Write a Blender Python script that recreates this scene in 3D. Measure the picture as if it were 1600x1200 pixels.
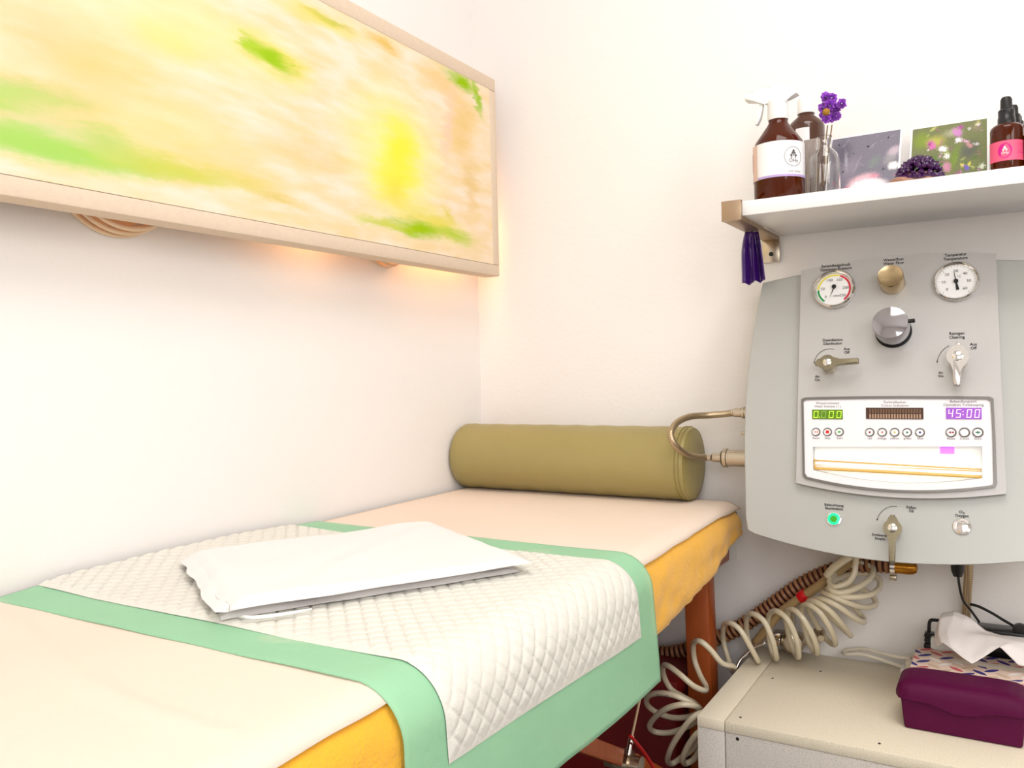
import bpy, bmesh, math, random
from mathutils import Vector, Matrix, noise
random.seed(7)
PI = math.pi
scene = bpy.context.scene
COL = scene.collection
for o in list(bpy.data.objects):
    bpy.data.objects.remove(o)

# ------------------------------------------------------------------ camera
FPX = 1294.0
CAM = Vector((1.141, -1.75, 0.98))
def camdir(px, py):
    return Vector((px - 800.0, 600.0 - py, -FPX)).normalized()
_Y = camdir(1575, 562)
_X = -camdir(-1359, 632)
_X = (_X - _Y * _X.dot(_Y)).normalized()
_Z = _X.cross(_Y)
ROT = Matrix((_X, _Y, _Z))
cam_data = bpy.data.cameras.new('camera')
cam = bpy.data.objects.new('camera', cam_data)
COL.objects.link(cam)
cam_data.sensor_width = 36.0
cam_data.lens = FPX * 36.0 / 1600.0
cam_data.clip_start = 0.02
cam.matrix_world = Matrix.Translation(CAM) @ ROT.to_4x4()
scene.camera = cam

# ------------------------------------------------------------------ world, lights, exposure
world = bpy.data.worlds.new('world')
scene.world = world
world.use_nodes = True
world.node_tree.nodes['Background'].inputs[0].default_value = (1.0, 0.985, 0.96, 1)
world.node_tree.nodes['Background'].inputs[1].default_value = 0.5
def area(name, loc, target, sx, sy, power, color):
    l = bpy.data.lights.new(name, 'AREA')
    l.shape = 'RECTANGLE'; l.size = sx; l.size_y = sy; l.energy = power; l.color = color
    o = bpy.data.objects.new(name, l); COL.objects.link(o)
    o.location = loc
    o.rotation_euler = (Vector(target) - Vector(loc)).to_track_quat('-Z', 'Y').to_euler()
    return o
area('window_daylight', (1.70, -3.12, 1.65), (0.6, 0, 0.95), 1.3, 1.3, 37, (1.0, 0.985, 0.98))
area('side_fill_light', (2.56, -1.75, 1.55), (0.0, -1.0, 1.1), 1.1, 1.2, 33, (1.0, 0.985, 0.98))  # fill light added from the right to brighten the left wall; no window there
area('ceiling_lamp_light', (1.25, -1.10, 2.52), (1.25, -1.10, 0), 0.9, 0.9, 25, (1.0, 0.97, 0.94))
scene.view_settings.view_transform = 'Standard'
scene.view_settings.look = 'None'
scene.view_settings.exposure = -0.56
scene.view_settings.gamma = 1.0
scene.view_settings.use_curve_mapping = False

# ------------------------------------------------------------------ helpers: pixel -> point on a plane
def ray(px, py):
    return ROT @ camdir(px, py)
def P(px, py, y):
    r = ray(px, py); t = (y - CAM.y) / r.y
    return CAM + r * t
def PX(px, py, x):
    r = ray(px, py); t = (x - CAM.x) / r.x
    return CAM + r * t
def PZ(px, py, z):
    r = ray(px, py); t = (z - CAM.z) / r.z
    return CAM + r * t

# ------------------------------------------------------------------ materials
def lin(c):
    return tuple(((v / 12.92) if v <= 0.04045 else ((v + 0.055) / 1.055) ** 2.4) for v in c)
def rgb(r, g, b):
    return lin((r / 255.0, g / 255.0, b / 255.0)) + (1.0,)
class NT:
    def __init__(self, mat):
        self.t = mat.node_tree; self.n = self.t.nodes
    def add(self, kind, **kw):
        nd = self.n.new(kind)
        for k, v in kw.items(): setattr(nd, k, v)
        return nd
    def link(self, a, b): self.t.links.new(a, b)
def setin(b, name, v):
    if name in b.inputs: b.inputs[name].default_value = v
def mat(name, color, rough=0.5, metal=0.0, var=0.0, vscale=30.0, bump=0.0, bscale=60.0, spec=0.5,
        emit=None, estr=0.0, transmission=0.0, ior=1.45, alpha=1.0, coat=0.0, sheen=0.0, stretch=None, sss=0.0, detail=4.0):
    m = bpy.data.materials.new(name); m.use_nodes = True
    nt = NT(m); b = nt.n['Principled BSDF']
    b.inputs['Base Color'].default_value = color
    b.inputs['Roughness'].default_value = rough
    b.inputs['Metallic'].default_value = metal
    setin(b, 'Specular IOR Level', spec); setin(b, 'IOR', ior)
    setin(b, 'Transmission Weight', transmission); setin(b, 'Alpha', alpha)
    setin(b, 'Coat Weight', coat); setin(b, 'Sheen Weight', sheen)
    if emit is not None:
        setin(b, 'Emission Color', emit); setin(b, 'Emission Strength', estr)
    tc = nt.add('ShaderNodeTexCoord'); mp = nt.add('ShaderNodeMapping')
    nt.link(tc.outputs['Object'], mp.inputs['Vector'])
    if stretch: mp.inputs['Scale'].default_value = stretch
    nz = nt.add('ShaderNodeTexNoise'); nz.inputs['Scale'].default_value = vscale; nz.inputs['Detail'].default_value = detail
    nt.link(mp.outputs[0], nz.inputs['Vector'])
    mx = nt.add('ShaderNodeMix', data_type='RGBA')
    v = max(var, 0.01)
    mx.inputs[6].default_value = tuple(max(0, c * (1 - v)) for c in color[:3]) + (1,)
    mx.inputs[7].default_value = tuple(min(1, c * (1 + v)) for c in color[:3]) + (1,)
    nt.link(nz.outputs['Fac'], mx.inputs[0]); nt.link(mx.outputs[2], b.inputs['Base Color'])
    if bump > 0:
        n2 = nt.add('ShaderNodeTexNoise'); n2.inputs['Scale'].default_value = bscale; n2.inputs['Detail'].default_value = 5
        nt.link(mp.outputs[0], n2.inputs['Vector'])
        bp = nt.add('ShaderNodeBump'); bp.inputs['Strength'].default_value = bump; bp.inputs['Distance'].default_value = 0.002
        nt.link(n2.outputs['Fac'], bp.inputs['Height']); nt.link(bp.outputs[0], b.inputs['Normal'])
    return m
def speckle(name, c1, c2, scale=900, rough=0.55):
    m = bpy.data.materials.new(name); m.use_nodes = True
    nt = NT(m); b = nt.n['Principled BSDF']; b.inputs['Roughness'].default_value = rough
    tc = nt.add('ShaderNodeTexCoord'); nz = nt.add('ShaderNodeTexNoise')
    nz.inputs['Scale'].default_value = scale; nz.inputs['Detail'].default_value = 2
    nt.link(tc.outputs['Object'], nz.inputs['Vector'])
    cr = nt.add('ShaderNodeValToRGB')
    cr.color_ramp.elements[0].position = 0.30; cr.color_ramp.elements[0].color = c2
    cr.color_ramp.elements[1].position = 0.52; cr.color_ramp.elements[1].color = c1
    nt.link(nz.outputs['Fac'], cr.inputs[0]); nt.link(cr.outputs[0], b.inputs['Base Color'])
    return m
def painted(name, base, base2, blobs, aspect, distort=0.05, dstretch=(3, 14, 1), emission=0.0, rough=0.9, basescale=3.0, bump=0.3, post=None):
    """blobs: (u, v, half_len, half_wid, angle, color, strength, core) in units of the height (u scaled by aspect)."""
    m = bpy.data.materials.new(name); m.use_nodes = True
    nt = NT(m); b = nt.n['Principled BSDF']; b.inputs['Roughness'].default_value = rough
    setin(b, 'Specular IOR Level', 0.15)
    uv = nt.add('ShaderNodeUVMap'); sc = nt.add('ShaderNodeMapping'); sc.inputs['Scale'].default_value = (aspect, 1, 1)
    nt.link(uv.outputs[0], sc.inputs['Vector'])
    mp = nt.add('ShaderNodeMapping'); mp.inputs['Scale'].default_value = dstretch
    nt.link(sc.outputs[0], mp.inputs['Vector'])
    nz = nt.add('ShaderNodeTexNoise'); nz.inputs['Scale'].default_value = 1.6; nz.inputs['Detail'].default_value = 12; nz.inputs['Roughness'].default_value = 0.72
    nt.link(mp.outputs[0], nz.inputs['Vector'])
    sb = nt.add('ShaderNodeVectorMath', operation='SUBTRACT'); sb.inputs[1].default_value = (0.5, 0.5, 0.5)
    nt.link(nz.outputs['Color'], sb.inputs[0])
    ml = nt.add('ShaderNodeVectorMath', operation='MULTIPLY'); ml.inputs[1].default_value = (distort * 2.5, distort, 0)
    nt.link(sb.outputs[0], ml.inputs[0])
    ad = nt.add('ShaderNodeVectorMath', operation='ADD')
    nt.link(sc.outputs[0], ad.inputs[0]); nt.link(ml.outputs[0], ad.inputs[1])
    n2 = nt.add('ShaderNodeTexNoise'); n2.inputs['Scale'].default_value = basescale; n2.inputs['Detail'].default_value = 6
    nt.link(mp.outputs[0], n2.inputs['Vector'])
    cr = nt.add('ShaderNodeValToRGB'); cr.color_ramp.elements[0].position = 0.35; cr.color_ramp.elements[1].position = 0.65
    cr.color_ramp.elements[0].color = base; cr.color_ramp.elements[1].color = base2
    nt.link(n2.outputs['Fac'], cr.inputs[0])
    cur = cr.outputs[0]
    for (u, v, hl, hw, ang, colr, st, core) in blobs:
        t = nt.add('ShaderNodeMapping', vector_type='TEXTURE')
        t.inputs['Location'].default_value = (u, v, 0); t.inputs['Rotation'].default_value = (0, 0, ang); t.inputs['Scale'].default_value = (hl, hw, 1)
        nt.link(ad.outputs[0], t.inputs['Vector'])
        ln = nt.add('ShaderNodeVectorMath', operation='LENGTH'); nt.link(t.outputs[0], ln.inputs[0])
        mr = nt.add('ShaderNodeMapRange', interpolation_type='SMOOTHSTEP')
        mr.inputs['From Min'].default_value = core; mr.inputs['From Max'].default_value = 1.0
        mr.inputs['To Min'].default_value = st; mr.inputs['To Max'].default_value = 0.0
        nt.link(ln.outputs['Value'], mr.inputs['Value'])
        mx = nt.add('ShaderNodeMix', data_type='RGBA'); mx.inputs[7].default_value = colr
        nt.link(mr.outputs[0], mx.inputs[0]); nt.link(cur, mx.inputs[6]); cur = mx.outputs[2]
    nt.link(cur, b.inputs['Base Color'])
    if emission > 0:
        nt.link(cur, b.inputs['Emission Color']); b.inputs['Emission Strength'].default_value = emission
    if bump > 0:
        wv = nt.add('ShaderNodeTexNoise'); wv.inputs['Scale'].default_value = 160; wv.inputs['Detail'].default_value = 3
        nt.link(sc.outputs[0], wv.inputs['Vector'])
        bp = nt.add('ShaderNodeBump'); bp.inputs['Strength'].default_value = bump; bp.inputs['Distance'].default_value = 0.001
        nt.link(wv.outputs['Fac'], bp.inputs['Height']); nt.link(bp.outputs[0], b.inputs['Normal'])
    return m

M = {}
M['wall'] = mat('wall_paint', rgb(242, 238, 235), 0.85, var=0.02, vscale=2.5, bump=0.25, bscale=90, spec=0.2)
M['ceiling'] = mat('ceiling_paint', rgb(244, 242, 238), 0.9, bump=0.1)
M['floor_tile'] = mat('floor_tile', rgb(96, 88, 82), 0.45, var=0.12, vscale=12, bump=0.1)
M['white'] = mat('white_plastic', rgb(240, 240, 238), 0.35, var=0.01)
M['offwhite'] = mat('offwhite_plastic', rgb(228, 220, 204), 0.4, var=0.02)
M['shelf'] = mat('white_laminate', rgb(243, 243, 243), 0.35, var=0.01)
M['bracket'] = mat('brushed_bronze', rgb(172, 148, 122), 0.38, 0.75, var=0.06, vscale=200, stretch=(1, 1, 12))
M['chrome'] = mat('chrome', rgb(225, 222, 218), 0.08, 1.0)
M['lever'] = mat('dark_satin_metal', rgb(150, 142, 118), 0.25, 1.0, var=0.06, vscale=200)
M['chrome2'] = mat('smoky_chrome', rgb(168, 164, 168), 0.07, 1.0)
M['satin'] = mat('satin_metal', rgb(200, 188, 168), 0.28, 1.0, var=0.06, vscale=200)
M['bronze'] = mat('turned_brass', rgb(188, 166, 128), 0.22, 1.0, var=0.05, vscale=150)
M['dark'] = mat('black_rubber', rgb(22, 20, 20), 0.45, var=0.1)
M['darkplug'] = mat('black_plastic', rgb(20, 20, 22), 0.3, var=0.1)
M['housing'] = mat('silver_lacquer', rgb(180, 181, 177), 0.36, 0.25, var=0.05, vscale=700, bump=0.06, bscale=900)
M['panel'] = mat('silver_lacquer_panel', rgb(189, 187, 185), 0.34, 0.25, var=0.05, vscale=700, bump=0.06, bscale=900)
M['print'] = mat('black_print', rgb(25, 24, 24), 0.6)
M['print_grey'] = mat('grey_print', rgb(95, 90, 92), 0.6)
M['bezel'] = mat('display_bezel_metal', rgb(128, 126, 122), 0.3, 0.8)
M['plate'] = mat('display_white_foil', rgb(240, 236, 240), 0.3, var=0.01)
M['gold_tube'] = mat('gold_fluid', rgb(205, 165, 90), 0.25, 0.2, var=0.1, vscale=20, emit=rgb(235, 190, 110), estr=0.35)
M['bolster'] = mat('olive_vinyl', rgb(160, 146, 92), 0.42, var=0.05, vscale=8, bump=0.18, bscale=420)
M['bolster_seam'] = mat('olive_piping', rgb(150, 136, 72), 0.5)
M['amber'] = mat('amber_jersey', rgb(242, 180, 52), 0.85, var=0.07, vscale=60, bump=0.7, bscale=260, sheen=0.3, spec=0.15)
M['paper'] = mat('cream_paper_sheet', rgb(238, 220, 204), 0.85, var=0.03, vscale=6, bump=0.25, bscale=500, spec=0.1)
M['quilt'] = mat('white_quilted_cellulose', rgb(226, 224, 215), 0.8, var=0.03, vscale=9, bump=0.3, bscale=400, spec=0.15)
M['towel'] = mat('white_cotton', rgb(238, 234, 232), 0.9, var=0.01, bump=0.25, bscale=600, spec=0.1, sheen=0.2)
M['wood'] = mat('red_brown_beech', rgb(158, 74, 24), 0.4, var=0.22, vscale=14, stretch=(6, 6, 1), bump=0.1)
M['canvas_side'] = mat('raw_linen_canvas', rgb(226, 206, 184), 0.9, var=0.05, vscale=120, bump=0.5, bscale=500, spec=0.1)
M['redbox'] = mat('dark_red_card', rgb(112, 10, 12), 0.55, var=0.08, vscale=6)
M['redclip'] = mat('red_plastic', rgb(215, 10, 25), 0.4)
M['purplebox'] = mat('aubergine_plastic', rgb(84, 0, 56), 0.6, var=0.04, spec=0.25, bump=0.15, bscale=500)
M['cab'] = speckle('cream_speckled_laminate', rgb(240, 231, 210), rgb(214, 202, 176), 620)
M['cabf'] = speckle('grey_speckled_laminate', rgb(218, 212, 204), rgb(186, 180, 172), 520)
M['ribbon'] = mat('purple_satin', rgb(62, 20, 108), 0.25, var=0.1, vscale=8, coat=0.4)
M['brass'] = mat('amber_brass_fitting', rgb(190, 128, 35), 0.25, 0.7, var=0.1)
M['cable_red'] = mat('red_cord', rgb(190, 20, 20), 0.5)
M['rope'] = mat('steel_cable_sleeve', rgb(180, 150, 118), 0.5, var=0.2, vscale=300)
M['hoop'] = mat('wooden_hoop', rgb(226, 196, 162), 0.5, var=0.1)
M['tissue'] = mat('tissue_white', rgb(246, 240, 238), 0.95, bump=0.15, bscale=300, spec=0.05)
M['tbox'] = mat('tissue_box_card', rgb(232, 208, 192), 0.6)
M['pet_blue'] = mat('blue_petal_print', rgb(52, 48, 130), 0.6)
M['pet_rose'] = mat('rose_petal_print', rgb(205, 98, 104), 0.6)
M['pet_cream'] = mat('cream_petal_print', rgb(214, 190, 164), 0.6)
M['pet_line'] = mat('white_petal_print', rgb(248, 242, 236), 0.6)
M['hose_brown'] = mat('ribbed_hose_plastic', rgb(160, 112, 74), 0.4, var=0.05)
M['hose_core'] = mat('ribbed_hose_groove', rgb(66, 24, 14), 0.6)
M['hose_tan'] = mat('tan_pvc_hose', rgb(176, 148, 104), 0.35, var=0.05)
M['amber_glass'] = mat('amber_glass', rgb(84, 28, 0), 0.05, 0, transmission=0.30, ior=1.38, coat=0.0)
M['brown_glass2'] = mat('dark_brown_glass', rgb(92, 56, 40), 0.1, transmission=0.35, ior=1.5)
M['glass'] = mat('clear_glass', rgb(250, 250, 248), 0.02, transmission=1.0, ior=1.45)
M['label'] = mat('white_paper_label', rgb(244, 242, 244), 0.5)
M['label_edge'] = mat('lilac_label_band', rgb(190, 165, 215), 0.5)
M['label_warm'] = mat('beige_label_edge', rgb(228, 196, 180), 0.5)
M['label_red'] = mat('orange_red_print', rgb(190, 80, 50), 0.5)
M['pink'] = mat('pink_label', rgb(238, 92, 128), 0.5, var=0.03)
M['magenta'] = mat('magenta_print', rgb(205, 10, 130), 0.5)
M['bloom'] = mat('violet_petals', rgb(186, 104, 226), 0.7, var=0.3, vscale=120)
M['bloom_mid'] = mat('ochre_flower_centre', rgb(165, 120, 30), 0.7)
M['stem'] = mat('dry_stem', rgb(130, 100, 62), 0.7)
M['crystal'] = mat('amethyst_crystal', rgb(66, 22, 80), 0.12, var=0.35, vscale=90, transmission=0.15, ior=1.54)
M['matrix'] = mat('amethyst_matrix_rock', rgb(172, 128, 108), 0.7, var=0.3, vscale=120, bump=0.6, bscale=200)
M['driftwood'] = painted('grey_wood_print', rgb(176, 164, 156), rgb(146, 134, 128), [(0.3, 0.3, 0.08, 0.5, 0, rgb(206, 180, 156), 0.6, 0.1), (0.55, 0.5, 0.05, 0.6, 0, rgb(120, 106, 100), 0.5, 0.1)], 0.8, 0.03, (14, 2, 1))
M['vault'] = mat('mint_film', rgb(172, 229, 188), 0.5, var=0.06, vscale=12, bump=0.35, bscale=90, alpha=0.64, spec=0.3)
M['green_led'] = mat('green_lit_ring', rgb(20, 200, 150), 0.3, emit=rgb(20, 235, 160), estr=1.0)
M['lcd_green'] = mat('green_display', rgb(84, 122, 14), 0.3, emit=rgb(96, 140, 20), estr=0.3)
M['seg_green'] = mat('green_segments', rgb(190, 235, 60), 0.3, emit=rgb(205, 245, 80), estr=0.7)
M['seg_dim'] = mat('dim_green_segments', rgb(140, 175, 80), 0.3, emit=rgb(150, 185, 90), estr=0.25)
M['lcd_purple'] = mat('violet_display', rgb(150, 84, 190), 0.3, emit=rgb(165, 95, 205), estr=0.35)
M['seg_white'] = mat('white_segments', rgb(245, 225, 245), 0.3, emit=rgb(248, 225, 240), estr=0.6)
M['lcd_brown'] = mat('brown_display', rgb(66, 42, 30), 0.3)
M['bar_tan'] = mat('tan_display_bars', rgb(172, 138, 112), 0.4)
M['bar_dim'] = mat('dim_display_bars', rgb(112, 82, 56), 0.4)
M['lamp_glow'] = mat('warm_lamp_glow', rgb(255, 190, 130), 0.4, emit=rgb(255, 180, 120), estr=2.0)
M['viewbox'] = mat('lit_viewing_chamber', rgb(245, 245, 240), 0.4, emit=rgb(252, 252, 246), estr=0.5)
M['violet_led'] = mat('violet_led_light', rgb(200, 130, 240), 0.4, emit=rgb(215, 120, 250), estr=1.1)
M['btn_red'] = mat('red_icon', rgb(215, 20, 20), 0.4); M['btn_orange'] = mat('orange_icon', rgb(240, 110, 70), 0.4)
M['btn_green'] = mat('green_icon', rgb(60, 175, 40), 0.4); M['btn_dkgreen'] = mat('dark_green_icon', rgb(30, 120, 80), 0.4)
M['btn_yellow'] = mat('yellow_icon', rgb(205, 180, 70), 0.4); M['btn_blue'] = mat('blue_icon', rgb(40, 40, 120), 0.4)
M['btn_dkred'] = mat('dark_red_icon', rgb(150, 20, 30), 0.4)
M['dial_green'] = mat('green_scale', rgb(20, 150, 70), 0.5); M['dial_yellow'] = mat('yellow_scale', rgb(232, 215, 80), 0.5)
M['dial_red'] = mat('red_scale', rgb(215, 40, 60), 0.5)
M['dial'] = mat('white_dial', rgb(245, 245, 245), 0.5)
M['btn_face'] = mat('white_button', rgb(250, 248, 250), 0.35)
def tube_mat():
    m = bpy.data.materials.new('milky_pvc_tube'); m.use_nodes = True
    nt = NT(m); b = nt.n['Principled BSDF']
    b.inputs['Roughness'].default_value = 0.22
    setin(b, 'Transmission Weight', 0.25); setin(b, 'Coat Weight', 0.3)
    tc = nt.add('ShaderNodeTexCoord'); nz = nt.add('ShaderNodeTexNoise'); nz.inputs['Scale'].default_value = 20
    nt.link(tc.outputs['Object'], nz.inputs['Vector'])
    mx = nt.add('ShaderNodeMix', data_type='RGBA'); mx.inputs[6].default_value = rgb(234, 220, 186); mx.inputs[7].default_value = rgb(247, 238, 214)
    nt.link(nz.outputs['Fac'], mx.inputs[0]); nt.link(mx.outputs[2], b.inputs['Base Color'])
    return m
M['tube'] = tube_mat()
def braid_mat():
    m = bpy.data.materials.new('braided_steel'); m.use_nodes = True
    nt = NT(m); b = nt.n['Principled BSDF']; b.inputs['Metallic'].default_value = 0.85; b.inputs['Roughness'].default_value = 0.35
    uv = nt.add('ShaderNodeUVMap'); mp = nt.add('ShaderNodeMapping'); mp.inputs['Rotation'].default_value = (0, 0, 0.78)
    mp.inputs['Scale'].default_value = (1, 1, 1)
    nt.link(uv.outputs[0], mp.inputs['Vector'])
    ch = nt.add('ShaderNodeTexChecker'); ch.inputs['Scale'].default_value = 40
    ch.inputs['Color1'].default_value = rgb(196, 178, 148); ch.inputs['Color2'].default_value = rgb(160, 138, 108)
    nt.link(mp.outputs[0], ch.inputs['Vector']); nt.link(ch.outputs['Color'], b.inputs['Base Color'])
    return m
M['braid'] = braid_mat()

# ------------------------------------------------------------------ object helpers
def thing(name, label, cat, loc=(0, 0, 0), group=None):
    o = bpy.data.objects.new(name, None); COL.objects.link(o)
    o.location = loc; o.empty_display_size = 0.05
    o['label'] = label; o['category'] = cat
    if group: o['group'] = group
    return o
def world_loc(p):
    v = Vector((0, 0, 0))
    while p is not None:
        v += p.location; p = p.parent
    return v
TILT_C = [None]; TILT_ON = [False]
def obj(name, bm, m, parent=None, label=None, smooth=None, mods=None):
    """bm is authored in world coordinates; the object's origin goes to its parent's base."""
    if parent is not None and TILT_ON[0] and under_unit(parent):
        if TILT_C[0] is not None: tilt_rigid(bm, TILT_C[0])
        else: tilt_flat(bm)
    if parent is not None:
        off = world_loc(parent)
        bmesh.ops.translate(bm, vec=-off, verts=bm.verts)
    me = bpy.data.meshes.new(name); bm.normal_update(); bm.to_mesh(me); bm.free()
    for mm in (m if isinstance(m, (list, tuple)) else [m]): me.materials.append(mm)
    if smooth is not None:
        me.shade_smooth() if smooth is True else me.set_sharp_from_angle(angle=smooth) or me.shade_smooth() if False else None
        for p in me.polygons: p.use_smooth = True
        if smooth is not True: me.set_sharp_from_angle(angle=smooth)
    o = bpy.data.objects.new(name, me); COL.objects.link(o)
    if parent is not None: o.parent = parent
    if label: o['label'] = label
    return o
def tag(o, label, cat, group=None):
    o['label'] = label; o['category'] = cat
    if group: o['group'] = group
    return o
def struct(name, bm, m, **kw):
    o = obj(name, bm, m, **kw); o['kind'] = 'structure'; return o
# the machine front leans back: its panel plane passes through TQ with normal TN
TH = math.radians(17.0)
TN = Vector((0, -math.cos(TH), math.sin(TH))); TQ = Vector((0, -0.105, 1.156)); TREF = -0.150
def tilt_pt(p):
    h = TREF - p[1]
    d = Vector(p) - CAM; q0 = TQ + TN * h
    return CAM + d * (TN.dot(q0 - CAM) / TN.dot(d))
def tilt_flat(bm):
    for v in bm.verts: v.co = tilt_pt(v.co)
def tilt_rigid(bm, c):
    c = Vector(c); q = tilt_pt(c); s = (q - CAM).length / (c - CAM).length
    rot = Matrix.Rotation(-TH, 3, 'X')
    for v in bm.verts: v.co = q + (rot @ (v.co - c)) * s
def under_unit(p):
    while p is not None:
        if p.name.startswith('irrigation_machine'): return True
        p = p.parent
    return False
def B(): return bmesh.new()
def add_box(bm, x0, x1, y0, y1, z0, z1, bev=0.0, seg=2, mi=0, mtx=None):
    r = bmesh.ops.create_cube(bm, size=1)
    vs = r['verts']
    bmesh.ops.scale(bm, vec=(x1 - x0, y1 - y0, z1 - z0), verts=vs)
    bmesh.ops.translate(bm, vec=((x0 + x1) / 2, (y0 + y1) / 2, (z0 + z1) / 2), verts=vs)
    fs = {f for v in vs for f in v.link_faces}
    for f in fs: f.material_index = mi
    if bev > 0:
        es = list({e for v in vs for e in v.link_edges})
        rr = bmesh.ops.bevel(bm, geom=es, offset=bev, segments=seg, affect='EDGES', profile=0.5)
        vs = list({v for f in rr['faces'] for v in f.verts} | {v for v in vs if v.is_valid})
        for f in rr['faces']: f.material_index = mi
    if mtx is not None: bmesh.ops.transform(bm, matrix=mtx, verts=vs)
    return vs
def frame_of(d):
    d = Vector(d).normalized()
    a = Vector((0, 0, 1)) if abs(d.z) < 0.9 else Vector((1, 0, 0))
    u = d.cross(a).normalized(); v = d.cross(u).normalized()
    return u, v, d
def add_lathe(bm, prof, origin=(0, 0, 0), axis=(0, 0, 1), seg=32, mi=0, cap=True):
    """prof: list of (radius, height along axis)."""
    u, v, d = frame_of(axis); o = Vector(origin)
    rings = []
    for r, h in prof:
        if r < 1e-6: rings.append([bm.verts.new(o + d * h)])
        else: rings.append([bm.verts.new(o + d * h + (u * math.cos(2 * PI * k / seg) + v * math.sin(2 * PI * k / seg)) * r) for k in range(seg)])
    for a, b in zip(rings, rings[1:]):
        for k in range(seg):
            k2 = (k + 1) % seg
            if len(a) == 1 and len(b) == 1: continue
            if len(a) == 1: f = bm.faces.new((a[0], b[k2], b[k]))
            elif len(b) == 1: f = bm.faces.new((a[k], a[k2], b[0]))
            else: f = bm.faces.new((a[k], a[k2], b[k2], b[k]))
            f.material_index = mi
    if cap:
        for rg in (rings[0], rings[-1]):
            if len(rg) > 1:
                try: bm.faces.new(rg).material_index = mi
                except ValueError: pass
    bmesh.ops.recalc_face_normals(bm, faces=bm.faces)
def spline(pts, n=8):
    pts = [Vector(p) for p in pts]
    if len(pts) < 3: return pts
    P0 = [pts[0] * 2 - pts[1]] + pts + [pts[-1] * 2 - pts[-2]]
    out = []
    for i in range(1, len(P0) - 2):
        a, b, c, d = P0[i - 1], P0[i], P0[i + 1], P0[i + 2]
        for k in range(n):
            t = k / n
            out.append(0.5 * ((2 * b) + (c - a) * t + (2 * a - 5 * b + 4 * c - d) * t * t + (3 * b - a - 3 * c + d) * t ** 3))
    out.append(pts[-1])
    return out
def resample(pts, step):
    out = [pts[0].copy()]; acc = 0
    for a, b in zip(pts, pts[1:]):
        L = (b - a).length
        if L < 1e-9: continue
        t = step - acc
        while t <= L:
            out.append(a.lerp(b, t / L)); t += step
        acc = L - (t - step)
    return out
def add_tube(bm, pts, r, seg=10, n=8, mi=0, rfun=None, mifun=None, raw=False, flat=1.0, uvs=False):
    pp = [Vector(p) for p in pts] if raw else spline(pts, n)
    uvl = bm.loops.layers.uv.verify() if uvs else None
    t0 = (pp[1] - pp[0]).normalized()
    u, v, _ = frame_of(t0)
    rings = []; prev = t0; s = 0; ss = []
    for i, p in enumerate(pp):
        if i == 0: t = t0
        elif i == len(pp) - 1: t = (pp[-1] - pp[-2]).normalized()
        else: t = (pp[i + 1] - pp[i - 1]).normalized()
        ax = prev.cross(t)
        if ax.length > 1e-7:
            q = Matrix.Rotation(prev.angle(t), 3, ax.normalized()); u = q @ u; v = q @ v
        prev = t
        if i: s += (p - pp[i - 1]).length
        ss.append(s)
        rr = rfun(i, s) if rfun else r
        rings.append([bm.verts.new(p + (u * math.cos(2 * PI * k / seg) + v * math.sin(2 * PI * k / seg) * flat) * rr) for k in range(seg)])
    for i, (a, b) in enumerate(zip(rings, rings[1:])):
        for k in range(seg):
            f = bm.faces.new((a[k], a[(k + 1) % seg], b[(k + 1) % seg], b[k]))
            f.material_index = mifun(i) if mifun else mi
            if uvs:
                cs = [(k / seg, ss[i]), ((k + 1) / seg, ss[i]), ((k + 1) / seg, ss[i + 1]), (k / seg, ss[i + 1])]
                for lp, c in zip(f.loops, cs): lp[uvl].uv = (c[0] * 0.5, c[1] * 10)
    for rg in (rings[0], rings[-1]):
        bm.faces.new(rg).material_index = mi
    bmesh.ops.recalc_face_normals(bm, faces=bm.faces)
def add_prism_y(bm, outline, y0, y1, bev=0.0, mi=0):
    """outline: list of (x, z); extruded from y0 (front) to y1 (back)."""
    a = [bm.verts.new((x, y0, z)) for x, z in outline]; b = [bm.verts.new((x, y1, z)) for x, z in outline]
    fa = bm.faces.new(a); fb = bm.faces.new(list(reversed(b)))
    n = len(a); fs = [fa, fb]
    for i in range(n): fs.append(bm.faces.new((a[i], b[i], b[(i + 1) % n], a[(i + 1) % n])))
    for f in fs: f.material_index = mi
    if bev > 0:
        es = list(fa.edges)
        bmesh.ops.bevel(bm, geom=es, offset=bev, segments=3, affect='EDGES', profile=0.5)
    bmesh.ops.recalc_face_normals(bm, faces=bm.faces)
def grid(bm, nu, nv, fn, mi=0, uv=True):
    vs = [[bm.verts.new(fn(i / nu, j / nv)) for j in range(nv + 1)] for i in range(nu + 1)]
    L = bm.loops.layers.uv.verify() if uv else None
    for i in range(nu):
        for j in range(nv):
            f = bm.faces.new((vs[i][j], vs[i + 1][j], vs[i + 1][j + 1], vs[i][j + 1])); f.material_index = mi
            if uv:
                for lp, c in zip(f.loops, ((i, j), (i + 1, j), (i + 1, j + 1), (i, j + 1))): lp[L].uv = (c[0] / nu, c[1] / nv)
    return vs
def solid(o, th, off=-1.0):
    md = o.modifiers.new('solidify', 'SOLIDIFY'); md.thickness = th; md.offset = off; return md
def subsurf(o, lv=1):
    md = o.modifiers.new('subsurf', 'SUBSURF'); md.levels = lv; md.render_levels = lv; return md
_tcache = {}
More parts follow.
